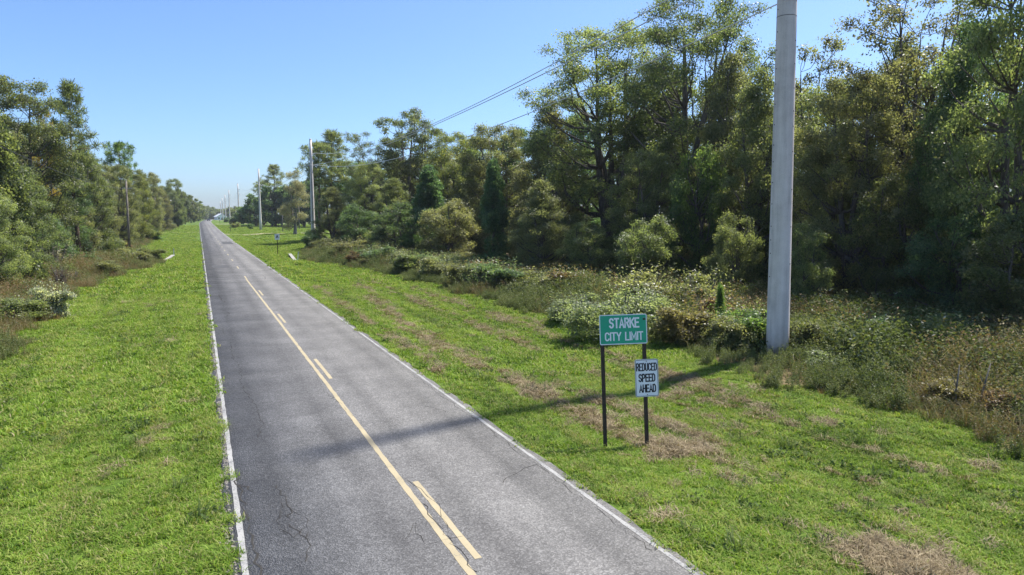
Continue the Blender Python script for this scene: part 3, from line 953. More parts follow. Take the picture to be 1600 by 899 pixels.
    ('oak2', -14.7, 64.9, 9.3, 6.6, 'dark', 'mid height tree right of the vine smothered column', ''),
    ('oak', -14.0, 51.3, 6.6, 5.1, 'light', 'pale leafy low tree at the foot of the vine smothered column', ''),
    ('pine2', -14.1, 135.4, 17.5, 6.2, 'green', 'pine with flat dark top above the left tree line', ''),
    ('oak', -13.8, 124.2, 13.3, 8.1, 'olive', 'olive brown tree under the flat topped pine', ''),
    ('oak2', -14.6, 106.9, 12.2, 6.9, 'olive', 'dull olive tree right of the tall pine', ''),
    ('under', -14.1, 69.1, 5.0, 4.3, 'deep', 'deep green low tree above the dry weeds on the left', ''),
    ('under', -14.6, 87.0, 6.4, 6.2, 'olive', 'dull green low tree midway along the left tree line', ''),
    ('under', -14.6, 106.9, 5.8, 6.0, 'olive', 'olive low tree left of the first wooden pole', ''),
    ('under', -14.7, 60.5, 4.8, 4.7, 'dark', 'brownish low tree behind the dry weeds at the left edge', ''),
    ('oak2', -13.0, 159.2, 14.8, 7.9, 'yellowgreen', 'yellow green tree right of the first wooden pole', ''),
    ('under', -13.3, 142.8, 7.1, 5.9, 'yellowgreen', 'low yellow green tree just behind the first wooden pole', ''),
    ('oak', -13.2, 198.0, 16.2, 8.2, 'olive', 'olive tree above the second wooden pole', ''),
    ('oak', -10.5, 293.0, 18.6, 11.3, 'dark', 'tall rounded tree right of the second wooden pole', ''),
    ('oak2', -12.5, 236.4, 14.0, 9.1, 'olive', 'shorter olive tree left of the tall rounded tree', ''),
    ('oak', -18.9, 95.6, 16.1, 8.2, 'dark', 'leafy tree standing behind the front row on the left', 'background trees of the left wood'),
    ('oak', -21.1, 91.1, 16.1, 7.7, 'olive', 'leafy tree standing behind the front row on the left', 'background trees of the left wood'),
    ('oak', -18.2, 128.4, 15.2, 8.2, 'dark', 'leafy tree standing behind the front row on the left', 'background trees of the left wood'),
    ('oak2', -17.6, 155.8, 15.1, 8.9, 'olive', 'leafy tree standing behind the front row on the left', 'background trees of the left wood'),
    ('oak2', -16.6, 188.5, 16.6, 9.3, 'olive', 'leafy tree standing behind the front row on the left', 'background trees of the left wood'),
    ('oak', -16.3, 249.2, 17.6, 10.3, 'dark', 'leafy tree standing behind the front row on the left', 'background trees of the left wood'),
    ('oak', -14.6, 314.7, 16.7, 11.5, 'dark', 'leafy tree standing behind the front row on the left', 'background trees of the left wood'),
    ('oak', -18.7, 64.6, 13.7, 5.8, 'dark', 'leafy tree standing behind the front row on the left', 'background trees of the left wood'),
    ('oak', -22.9, 86.4, 16.6, 7.2, 'dark', 'leafy tree standing behind the front row on the left', 'background trees of the left wood'),
    ('far', -8.2, 367.1, 16.5, 8.0, 'dark', 'dark tree in the shrinking line left of the far road', 'far trees along the left of the road'),
    ('far', -7.0, 421.8, 16.5, 8.5, 'dark', 'dark tree in the shrinking line left of the far road', 'far trees along the left of the road'),
    ('far', -5.3, 476.3, 15.6, 8.9, 'dark', 'dark tree in the shrinking line left of the far road', 'far trees along the left of the road'),
    ('far', -3.1, 541.6, 15.2, 9.2, 'dark', 'dark tree in the shrinking line left of the far road', 'far trees along the left of the road'),
    ('far', -9.0, 334.3, 17.4, 7.3, 'dark', 'dark tree in the shrinking line left of the far road', 'far trees along the left of the road'),
    ('far', -1.7, 618.3, 14.2, 9.4, 'dark', 'dark tree in the shrinking line left of the far road', 'far trees along the left of the road'),
    ('far', 20.1, 453.6, 9.8, 7.9, 'dark', 'dark tree right of the far row of concrete poles', 'far trees along the right of the road'),
    ('far', 20.6, 519.7, 9.7, 9.0, 'dark', 'dark tree right of the far row of concrete poles', 'far trees along the right of the road'),
    ('far', 20.8, 409.1, 9.4, 7.8, 'dark', 'dark tree right of the far row of concrete poles', 'far trees along the right of the road'),
    ('far', 1.2, 904.5, 20.6, 15.4, 'dark', 'hazy tree in the wood that closes the road at the horizon', 'hazy trees where the road ends'),
    ('far', 6.5, 946.3, 20.2, 16.1, 'dark', 'hazy tree in the wood that closes the road at the horizon', 'hazy trees where the road ends'),
    ('far', 11.3, 922.0, 18.1, 14.2, 'dark', 'hazy tree in the wood that closes the road at the horizon', 'hazy trees where the road ends'),
    ('far', 17.2, 963.5, 18.3, 16.5, 'dark', 'hazy tree in the wood that closes the road at the horizon', 'hazy trees where the road ends'),
    ('far', 22.3, 928.0, 16.0, 15.9, 'dark', 'hazy tree in the wood that closes the road at the horizon', 'hazy trees where the road ends'),
    ('far', 28.1, 947.4, 17.3, 16.3, 'dark', 'hazy tree in the wood that closes the road at the horizon', 'hazy trees where the road ends'),
    ('far', 32.3, 901.3, 17.6, 15.6, 'dark', 'hazy tree in the wood that closes the road at the horizon', 'hazy trees where the road ends'),
    ('far', 41.0, 930.5, 19.3, 17.7, 'dark', 'hazy tree in the wood that closes the road at the horizon', 'hazy trees where the road ends'),
    ('far', 47.1, 905.6, 17.9, 18.9, 'dark', 'hazy tree in the wood that closes the road at the horizon', 'hazy trees where the road ends'),
    ('far', 57.1, 923.1, 18.4, 19.3, 'dark', 'hazy tree in the wood that closes the road at the horizon', 'hazy trees where the road ends'),
    ('far', -6.4, 885.8, 21.5, 18.0, 'dark', 'hazy tree in the wood that closes the road at the horizon', 'hazy trees where the road ends'),
    ('far', 10.8, 988.5, 18.2, 18.6, 'dark', 'hazy tree in the wood that closes the road at the horizon', 'hazy trees where the road ends'),
    ('far', 26.9, 981.1, 16.6, 16.9, 'dark', 'hazy tree in the wood that closes the road at the horizon', 'hazy trees where the road ends'),
]
SHRUBS = [
    ('vine_mound', 12.6, 23.7, 2.0, 3.7, 'pale', 'large pale green mound of vines behind the green city limit sign'),
    ('bush', 12.8, 28.0, 1.3, 2.7, 'pale', 'pale leafy bush at the left end of the vine mound'),
    ('bush', 13.7, 21.0, 1.6, 2.3, 'straw', 'yellow brown bush just right of the city limit sign'),
    ('bush', 14.5, 19.6, 1.4, 1.9, 'olive', 'dull green bush between the yellow brown bush and the big concrete pole'),
    ('sapling', 15.6, 21.2, 2.2, 0.6, 'green', 'bright green conifer sapling standing out of the weeds by the yellow brown bush'),
    ('bush', 16.4, 20.3, 1.6, 1.5, 'olive', 'weedy bush touching the left side of the big concrete pole'),
    ('bush', 16.8, 17.9, 1.4, 1.5, 'olive', 'tall leafy bush hiding the right foot of the big concrete pole'),
    ('bush', 15.1, 15.4, 0.4, 1.4, 'pale', 'pale green spreading bush right of the big concrete pole'),
    ('bush', 15.7, 14.0, 0.4, 1.5, 'pale', 'pale blue green leafy bush at the mown edge, midway between pole and picture edge'),
    ('flower_bush', 19.6, 15.5, 0.4, 2.0, 'flower', 'bush with whitish flower heads under the dark wood'),
    ('bush', 18.1, 12.4, 0.9, 1.5, 'light', 'light feathery green bush below the right rim trees'),
    ('bush', 14.8, 10.0, 0.8, 1.2, 'rust', 'rusty brown weed bush at the right picture edge'),
    ('bush', 14.6, 11.3, 0.4, 1.5, 'straw', 'straw coloured low bush at the mown edge near the right picture edge'),
    ('bush', 19.0, 16.9, 1.1, 2.8, 'rust', 'reddish brown bush in the shade right of the big concrete pole'),
    ('bush', 21.7, 16.2, 1.1, 3.0, 'deep', 'dark green bush under the right rim trees'),
    ('bush', 21.3, 13.7, 1.2, 2.3, 'deep', 'dark bush at the far right under the lowest shadowed tree'),
    ('bush', 18.3, 25.5, 2.5, 2.7, 'olive', 'olive green bush between vine mound and big concrete pole'),
    ('bush', 16.5, 28.0, 2.4, 3.5, 'olive', 'olive bush standing behind the vine mound'),
    ('bush', 16.3, 36.4, 1.8, 3.5, 'olive', 'wide dull green bush left of the vine mound'),
    ('bush', 14.8, 38.2, 1.2, 2.2, 'dark', 'dark small bush at the mown edge left of the vine mound'),
    ('bush', 14.6, 41.6, 1.4, 3.8, 'deep', 'green bush before the dark vine column'),
    ('bush', 13.7, 45.3, 1.7, 3.1, 'olive', 'grey green bush below the olive brown tree'),
    ('bush', 14.0, 51.8, 1.8, 3.3, 'olive', 'rounded bush below the drooping vine curtain'),
    ('bush', 13.6, 58.6, 1.8, 3.4, 'dark', 'dark bush in front of the drooping vine curtain'),
    ('flower_bush', 14.4, 64.9, 1.7, 2.7, 'flower', 'bush topped with white blossom at the wood edge'),
    ('bush', 13.5, 69.7, 2.0, 3.7, 'deep', 'deep green bush below the pale round tree'),
    ('bush', 13.1, 80.9, 2.3, 4.5, 'olive', 'bush at the left end of the right hand weeds'),
    ('bush', 12.5, 92.3, 2.3, 3.7, 'olive', 'low bush right of the dark round shrub by the second concrete pole'),
    ('bush', 12.5, 107.8, 2.8, 2.9, 'deep', 'dark round shrub hiding the foot of the second concrete pole'),
    ('flower_bush', -10.1, 40.2, 1.7, 1.9, 'silver', 'silvery white tufted bush in the dry weeds on the left'),
    ('bush', -11.1, 39.0, 1.0, 2.4, 'light', 'light green vine bush at the left picture edge'),
    ('dead_bush', -11.9, 54.8, 1.8, 1.3, 'maroon', 'dark maroon dead bush behind the silvery bush'),
    ('dead_bush', -11.7, 59.1, 1.1, 1.3, 'rust', 'brown dry bush right of the maroon dead bush'),
    ('dead_bush', -14.4, 67.0, 3.1, 3.1, 'grey', 'leafless grey twiggy bush before the left tree line'),
    ('bush', -13.2, 75.3, 1.8, 3.4, 'deep', 'dark green bush right of the leafless grey bush'),
    ('bush', -13.4, 95.3, 2.0, 4.3, 'olive', 'olive bush left of the first wooden pole'),
    ('bush', -10.7, 67.5, 1.0, 2.6, 'olive', 'dull bush in the overgrown ditch on the left'),
    ('bush', -9.7, 82.5, 0.6, 3.4, 'olive', 'low bush midway along the overgrown ditch'),
    ('bush', -8.5, 90.9, 0.5, 3.0, 'dark', 'dark low bush near the left concrete headwall'),
    ('bush', -13.8, 115.4, 1.3, 2.8, 'rust', 'reddish bush at the foot of the first wooden pole'),
    ('bush', -12.8, 160.2, 2.4, 4.5, 'green', 'fresh green bush right of the first wooden pole'),
    ('bush', -10.5, 293.0, 5.8, 4.9, 'deep', 'dark round bush beside the lamp pole'),
    ('bush', -12.6, 269.6, 2.4, 3.8, 'deep', 'small dark bush between the second pole and the lamp pole'),
    ('bush', 9.7, 287.0, 2.1, 3.7, 'yellowgreen', 'round yellow green garden bush by the far driveway'),
    ('bush', 13.4, 257.7, 1.9, 2.5, 'green', 'small round garden bush left of the third concrete pole'),
    ('bush', 11.7, 358.0, 3.3, 4.3, 'deep', 'dark garden bush in front of the far concrete poles'),
    ('bush', 11.9, 435.3, 2.9, 3.4, 'deep', 'small dark garden bush left of the fourth concrete pole'),
    ('bush', 19.8, 321.1, 1.9, 3.4, 'olive', 'low hedge bush at the far edge of the lawn'),
]
for i, (kind, x, y, H, W, pal, label, group) in enumerate(TREES):
    if x < -8: x, W = x - .9, W * .88                      # the left wood stands a little back from its weeds
    if kind == 'under' and i % 2: kind = 'under2'
    plant(kind, x, y, H, W, pal, label, group)
br = np.random.default_rng(91)
for i in range(64):                                        # the tangle of low bushes along the foot of the right wood
    y = br.uniform(14, 108); x = float(right_edge(y)) + br.uniform(1.2, 7.5) if y < 75 else float(right_edge(min(y, 84))) + br.uniform(4, 9)
    H = br.uniform(.9, 1.9); W = H * br.uniform(1.3, 2.1)
    if math.hypot(x - 14.6, y - 17) < 2.6: continue
    plant('bush%d' % (i % 3), x, y, H, W, ['deep', 'olive', 'dark', 'green', 'olive', 'pale', 'rust'][i % 7], 'low %s bush in the tangle between the mown verge and the right hand wood' % ['deep green', 'dull olive', 'dark', 'fresh green', 'grey olive', 'pale green', 'rusty brown'][i % 7], 'low bushes along the foot of the right hand wood', 'bush')
for i, (kind, x, y, H, W, pal, label) in enumerate(SHRUBS):
    if kind in ('bush', 'flower_bush'):
        kind = 'bush%d' % (i % 3)
    cat = {'vine_mound': 'vines', 'sapling': 'sapling'}.get(kind, 'bush')
    plant(kind, x, y, max(H, .52 * W), W * 1.1, pal, label, None, cat)

# ------------------------------------------------------------------ scattered ground cover
def blade_patch(seed, n, rad, h, w, lay, mat, segs=2, hv=.5):
    """a patch of n bent tapering blades"""
    rg = np.random.default_rng(seed)
    q = rad * np.sqrt(rg.random(n)); a = rg.random(n) * 6.283
    base = np.stack([q * np.cos(a), q * np.sin(a), np.full(n, -.01)], -1)
    b = rg.random(n) * 6.283
    out = np.stack([np.cos(b), np.sin(b), np.zeros(n)], -1)
    side = np.stack([-np.sin(b), np.cos(b), np.zeros(n)], -1)
    hh = h * (1 - hv + 2 * hv * rg.random(n)); ly = lay * rg.uniform(.3, 1.5, n)
    ww = (w * rg.uniform(.6, 1.3, n))[:, None] / 2
    up = np.array([0, 0, 1.0])
    mid = base + up * (hh * .62)[:, None] + out * (hh * ly * .35)[:, None]
    tip = base + up * (hh * (1 - .22 * ly).clip(.25))[:, None] + out * (hh * ly)[:, None]
    V = np.stack([base - side * ww, base + side * ww, mid + side * ww * .8, mid - side * ww * .8, tip], 1).reshape(-1, 3)
    i = np.arange(n) * 5
    T = np.concatenate([np.stack([i, i + 1, i + 2], -1), np.stack([i, i + 2, i + 3], -1), np.stack([i + 3, i + 2, i + 4], -1)])
    return V, T

def forb_patch(seed, n, rad, h, leaf, per, lw=.4):
    """leafy weed stems: thin stalks with many small leaves"""
    rg = np.random.default_rng(seed)
    P, N = [], []
    for i in range(n):
        q = rad * math.sqrt(rg.random()); a = rg.random() * 6.28
        b = rg.random() * 6.28; hh = h * rg.uniform(.5, 1.1); le = rg.uniform(.05, .45) * hh
        for k in range(per):
            t = rg.uniform(.12, 1.0)
            P.append((q * math.cos(a) + le * t * t * math.cos(b), q * math.sin(a) + le * t * t * math.sin(b), hh * t))
            N.append((rg.normal(), rg.normal(), 1.0))
    P = np.array(P) + rg.normal(size=(len(P), 3)) * leaf * .5
    V, F = leaf_quads(rg, P, np.array(N), leaf, leaf * lw, .3)
    T = np.concatenate([F[:, [0, 1, 2]], F[:, [0, 2, 3]]])
    return V, T

def cover_material(name, ramp_stops, world_scale, fleck=None, trans=.35, patch_w=.6, inst_var=.25, streak=False):
    m, nt, out = new_mat(name)
    isl = nd(nt, 'ShaderNodeNewGeometry').outputs['Random Per Island']
    p = wpos(nt)
    n1 = noise(nt, p, world_scale, 4, .6)
    if streak:
        n1 = mth(nt, 'ADD', mth(nt, 'MULTIPLY', n1, .5), mth(nt, 'MULTIPLY', noise(nt, scaled(nt, p, (1.0, .07, 1.0)), 1.1, 3, .6), .5))
        n1 = mth(nt, 'ADD', mth(nt, 'MULTIPLY', mth(nt, 'SUBTRACT', n1, .5), 1.9), .5)
    n2 = noise(nt, p, world_scale * 6, 2, .6)
    f = mth(nt, 'ADD', mth(nt, 'MULTIPLY', isl, 1 - patch_w), mth(nt, 'MULTIPLY', mth(nt, 'ADD', mth(nt, 'MULTIPLY', n1, .65), mth(nt, 'MULTIPLY', n2, .35)), patch_w * 1.9))
    f = mth(nt, 'SUBTRACT', f, patch_w * .45)
    obr = nd(nt, 'ShaderNodeObjectInfo').outputs['Random']
    f = mth(nt, 'ADD', f, mth(nt, 'MULTIPLY', mth(nt, 'SUBTRACT', obr, .5), inst_var))
    col = ramp(nt, f, ramp_stops)
    if streak:
        dry = ramp(nt, mth(nt, 'ADD', mth(nt, 'MULTIPLY', noise(nt, scaled(nt, p, (1.0, .13, 1.0)), 1.9, 4, .65), .6), mth(nt, 'MULTIPLY', isl, .4)), [(.54, 0.0), (.74, .75)])
        col = mixc(nt, dry, col, (.31, .255, .115))
    if fleck:
        sel = ramp(nt, mth(nt, 'FRACT', mth(nt, 'MULTIPLY', isl, 53.7)), [(fleck[0] - .005, 0.0), (fleck[0], 1.0)])
        col = mixc(nt, sel, col, fleck[1])
    pr = nd(nt, 'ShaderNodeBsdfPrincipled')
    nt.links.new(col, pr.inputs['Base Color'])
    pr.inputs['Roughness'].default_value = .6
    pr.inputs['Specular IOR Level'].default_value = .15
    tr = nd(nt, 'ShaderNodeBsdfTranslucent')
    nt.links.new(mixc(nt, 1.0, col, (1.2, 1.25, .6), 'MULTIPLY'), tr.inputs[0])
    ms = nd(nt, 'ShaderNodeMixShader'); ms.inputs[0].default_value = trans
    nt.links.new(pr.outputs[0], ms.inputs[1]); nt.links.new(tr.outputs[0], ms.inputs[2])
    nt.links.new(ms.outputs[0], out.inputs[0])
    return m

def scatter(name, pts, scl, variants, mat, label, cat, seed=0, tilt=0.0):
    """one object: bare points carrying size, turn and kind, on which geometry nodes set the patches"""
    rg = np.random.default_rng(seed)
    n = len(pts)
    me = bpy.data.meshes.new(name)
    me.vertices.add(n)
    me.vertices.foreach_set('co', np.asarray(pts, np.float32).ravel())
    rot = np.stack([rg.normal(0, tilt, n), rg.normal(0, tilt, n), rg.random(n) * 6.283], -1)
    for nm, typ, val, key in (('size', 'FLOAT', scl, 'value'), ('turn', 'FLOAT_VECTOR', rot, 'vector'), ('kind_of', 'INT', rg.integers(0, len(variants), n), 'value')):
        at = me.attributes.new(nm, typ, 'POINT')
        at.data.foreach_set(key, np.asarray(val, np.int32 if typ == 'INT' else np.float32).ravel())
    me.update()
    o = tag(obj(name, me), label, cat, None, 'stuff')
    ng = bpy.data.node_groups.new(name, 'GeometryNodeTree')
    ng.interface.new_socket('Geometry', in_out='INPUT', socket_type='NodeSocketGeometry')
    ng.interface.new_socket('Geometry', in_out='OUTPUT', socket_type='NodeSocketGeometry')
    N = ng.nodes
    gi = N.new('NodeGroupInput'); go = N.new('NodeGroupOutput')
    ip = N.new('GeometryNodeInstanceOnPoints')
    jn = N.new('GeometryNodeJoinGeometry')
    for k, (V, T) in enumerate(variants):
        vo = bpy.data.objects.new(name + '_patch', mesh_from(name + '_patch', V, T, mat))
        oi = N.new('GeometryNodeObjectInfo'); oi.inputs[0].default_value = vo
        g2 = N.new('GeometryNodeGeometryToInstance')
        ng.links.new(oi.outputs['Geometry'], g2.inputs[0])
        ng.links.new(g2.outputs[0], jn.inputs[0])
    def attr(nm, typ):
        a = N.new('GeometryNodeInputNamedAttribute'); a.data_type = typ; a.inputs[0].default_value = nm
        return a.outputs[0]
    ng.links.new(gi.outputs[0], ip.inputs['Points'])
    ng.links.new(jn.outputs[0], ip.inputs['Instance'])
    ip.inputs['Pick Instance'].default_value = True
    ng.links.new(attr('kind_of', 'INT'), ip.inputs['Instance Index'])
    e2r = N.new('FunctionNodeEulerToRotation')
    ng.links.new(attr('turn', 'FLOAT_VECTOR'), e2r.inputs[0])
    ng.links.new(e2r.outputs[0], ip.inputs['Rotation'])
    ng.links.new(attr('size', 'FLOAT'), ip.inputs['Scale'])
    ng.links.new(ip.outputs[0], go.inputs[0])
    md = o.modifiers.new('scatter', 'NODES'); md.node_group = ng
    return o

CX, CY = -3.243, 0.0
def in_view(x, y, margin=9.0):
    """inside a generous wedge round the camera's view (wide enough for a step to the side)"""
    dx, dy = x - CX, y - CY
    ang = np.degrees(np.arctan2(dx, dy)) - 24.56
    return (np.abs(ang) < 37 + margin) | (np.hypot(dx, dy) < 5)

def fill(rg, x0, x1, y0, y1, dens):
    n = int((x1 - x0) * (y1 - y0) * dens)
    x = rg.uniform(x0, x1, n); y = rg.uniform(y0, y1, n)
    k = in_view(x, y)
    return x[k], y[k]

def smooth_noise(x, y, s, seed):
    r = np.random.default_rng(seed); v = 0
    for k in range(5):
        a = r.random() * 6.28; f = s * (1 + .8 * k) * (.7 + .6 * r.random()); p = r.random(2) * 6.28
        v = v + np.sin((x * math.cos(a) + y * math.sin(a)) * f + p[0]) * np.sin((x * -math.sin(a) + y * math.cos(a)) * f * .8 + p[1]) / (1 + .5 * k)
    return v / 2.2

GRASS = cover_material('mown_grass_blades', [(.05, (.026, .062, .010)), (.28, (.095, .170, .018)), (.54, (.188, .300, .036)), (.92, (.335, .390, .085))], .45, (.93, (.36, .31, .17)), .38, .6, .34, True)
rgG = np.random.default_rng(101)
def grass_band(x0, x1, y0, y1, dens, gap=0.0):
    x, y = fill(rgG, x0, x1, y0, y1, dens)
    u = x - xc(y)
    re, le = right_edge(y), left_edge(y)
    rg2 = .07 * np.sin(y * 2.3) + .05 * np.sin(y * 6.1)
    k = ((u > 3.06 + gap + rg2) & (u < re + .5)) | ((u < -2.98 - gap + rg2) & (u > le - .5))
    k &= ~((np.abs(y - 199 - (u - 3) * .3) < 3.2) & (u > 0) & (y > 150)) & ~((np.abs(y - 224) < 2) & (u < 0))
    x, y = x[k], y[k]
    return np.stack([x, y, zt(x, y) + .008], -1)
near = [blade_patch(s, 105, .18, .060, .0145, 1.15, GRASS, hv=.85) for s in range(200, 205)]
mid = [blade_patch(s, 90, .34, .085, .026, 1.1, GRASS, hv=.7) for s in range(205, 209)]
far = [blade_patch(s, 70, .7, .13, .06, .7, GRASS) for s in range(209, 212)]
P = np.vstack([grass_band(-12, 14.5, 3, 19, 36)])
scatter('mown_grass', P, .75 + .5 * rgG.random(len(P)) + .25 * smooth_noise(P[:, 0], P[:, 1], .8, 3), near, GRASS, 'short bright green mown grass on both road verges', 'grass', 1, .12)
P = grass_band(-13, 14.5, 19, 50, 14, .12)
scatter('mown_grass', P, .75 + .5 * rgG.random(len(P)) + .25 * smooth_noise(P[:, 0], P[:, 1], .8, 3), mid, GRASS, 'short mown grass further along both verges', 'grass', 2, .1)
P = grass_band(-16, 40, 50, 150, 3.0, .5)
P2 = grass_band(-18, 60, 150, 330, .5, .6)
P = np.vstack([P, P2])
scatter('mown_grass', P, .8 + .5 * rgG.random(len(P)), far, GRASS, 'distant mown grass of verges and far lawn', 'grass', 3, .05)

# broad leaved weeds and uncut tufts among the mown grass
VERGE = cover_material('verge_weed_leaves', [(.05, (.030, .055, .016)), (.4, (.070, .115, .030)), (.7, (.125, .165, .055)), (.95, (.220, .220, .110))], .8, (.97, (.34, .32, .20)), .35, .5)
rgV = np.random.default_rng(404)
x = rgV.uniform(-10, 12.5, 9000); y = 4 + 62 * rgV.random(9000) ** 1.4
k = (np.abs(x) > 3.35) & (x < right_edge(y)) & (x > left_edge(y)) & in_view(x, y) & (smooth_noise(x, y * .45, .9, 88) + rgV.normal(0, .25, 9000) > .48)
x, y = x[k], y[k]
scatter('verge_weeds', np.stack([x, y, zt(x, y)], -1), .7 + .9 * rgV.random(len(x)), [forb_patch(500 + s, 9, .17, .085, .055, 7, .6) for s in range(3)] + [blade_patch(510, 40, .10, .16, .010, .8, VERGE)], VERGE, 'darker broad leaved weeds and uncut tufts among the mown grass', 'weeds', 11, .1)

# windrows of dead cut grass lying along the verge
STRAW = cover_material('dead_cut_grass', [(.05, (.085, .062, .032)), (.4, (.20, .150, .085)), (.9, (.38, .31, .19))], 1.2, None, .15, .3)
rgS = np.random.default_rng(55)
pts = []
for (pth, wid, den, th) in [
    ([(6.5, 9.5), (6.2, 11), (5.7, 13), (5.5, 17), (4.9, 24), (5.6, 33), (7.6, 52)], .38, 13, .05),
    ([(7.4, 5.5), (7.7, 9), (7.4, 12), (6.9, 15), (6.0, 19), (6.2, 24)], .30, 10, .15),
    ([(10.8, 8), (10.4, 14), (10.6, 22), (10.9, 29), (10.6, 36), (10.2, 48)], .55, 9, .2),
    ([(8.6, 18), (8.7, 30), (8.9, 44), (8.8, 60)], .35, 7, .3),
    ([(3.7, 20), (3.9, 32), (4.2, 50)], .25, 6, .25), ([(9.2, 7), (9.0, 12), (9.4, 16)], .4, 6, .25), ([(3.5, 5), (3.7, 9)], .3, 5, .3)]:
    pth = np.array(pth)
    Y = rgS.uniform(pth[0, 1], pth[-1, 1], int((pth[-1, 1] - pth[0, 1]) * den * 3.2))
    X = np.interp(Y, pth[:, 1], pth[:, 0]) + rgS.normal(0, wid * .75, len(Y))
    k = smooth_noise(X * 2.2, Y * .28, 1.6, 9) > th - .14
    pts.append(np.stack([X[k], Y[k]], -1))
n = 330                                                    # the heap of dry cuttings in the near right corner
pts.append(np.stack([6.0 + rgS.normal(0, .36, n), 6.35 + rgS.normal(0, .5, n)], -1))
pts.append(np.stack([6.3 + rgS.normal(0, .35, 130), 11.75 + rgS.normal(0, .35, 130)], -1))
x = rgS.uniform(-9, 11.5, 900); y = 4 + 45 * rgS.random(900)
k = ((x > 3.3) | (x < -3.3)) & (smooth_noise(x * 1.6, y * .4, 1.1, 21) > .36)
pts.append(np.stack([x[k], y[k]], -1))
pts = np.vstack(pts)
pts = pts[(np.abs(pts[:, 0]) > 3.25)]
P = np.stack([pts[:, 0], pts[:, 1], zt(pts[:, 0], pts[:, 1]) + .045], -1)
scatter('cut_grass', P, .6 + .7 * rgS.random(len(P)), [blade_patch(s, 75, .2, .075, .010, 2.2, STRAW) for s in (300, 301, 302)], STRAW, 'dry tan cut grass lying in rows on the verge', 'cut grass', 5, .25)

# rough weeds between the mown verge and the trees
WEED = cover_material('rough_weeds', [(.02, (.050, .062, .024)), (.25, (.100, .112, .040)), (.45, (.165, .150, .064)), (.65, (.225, .145, .080)), (.92, (.330, .250, .150))], .33, (.96, (.46, .42, .34)), .3, .62)
WEEDG = cover_material('leafy_weeds', [(.02, (.040, .060, .022)), (.4, (.100, .130, .044)), (.7, (.165, .185, .076)), (.95, (.250, .255, .140))], .3, (.988, (.42, .41, .34)), .35, .55)
rgW = np.random.default_rng(66)
def weed_pts(side, dens, y0, y1, depth):
    n = int((y1 - y0) * depth * dens)
    y = rgW.uniform(y0, y1, n); q = depth * rgW.random(n) ** 1.15
    e = right_edge(y) if side > 0 else left_edge(y)
    x = e + side * (q - .1)
    k = in_view(x, y, 6)
    if side > 0: k &= ~((y > 86) & (x > 13) & (y > 112))
    x, y, q = x[k], y[k], q[k]
    return x, y, q
A = [weed_pts(1, 10, 2, 45, 13), weed_pts(1, 6, 45, 112, 9), weed_pts(-1, 9, 14, 70, 7), weed_pts(-1, 8, 66, 90, 5.5), weed_pts(-1, 3, 90, 330, 5)]
x = np.concatenate([a[0] for a in A]); y = np.concatenate([a[1] for a in A]); q = np.concatenate([a[2] for a in A])
sz = (.42 + .22 * q.clip(0, 4)) * rgW.uniform(.6, 1.25, len(x)) * (1 + .25 * smooth_noise(x, y, .5, 12))
sz = np.where(np.hypot(x - 14.2, y - 16.6) < 2.3, sz * .55, sz).clip(.25, 1.7)
sel = smooth_noise(x, y, .38, 31) + rgW.normal(0, .35, len(x)) > np.where(x < 0, -.22, np.where(y < 15, -.05, .22))
P = np.stack([x, y, zt(x, y)], -1)
tallv = [blade_patch(400 + s, 40, .34, .80, .020, .75, WEED) for s in range(2)] + [forb_patch(410 + s, 12, .34, 1.1, .075, 24) for s in range(3)]
leafv = [forb_patch(420 + s, 16, .38, .95, .085, 26, .55) for s in range(4)]
scatter('dry_weeds', P[sel], sz[sel], tallv, WEED, 'tall brown and tan weeds between mown verge and trees', 'weeds', 7, .12)
scatter('leafy_weeds', P[~sel], sz[~sel], leafv, WEEDG, 'rough green weeds between mown verge and trees', 'weeds', 8, .1)

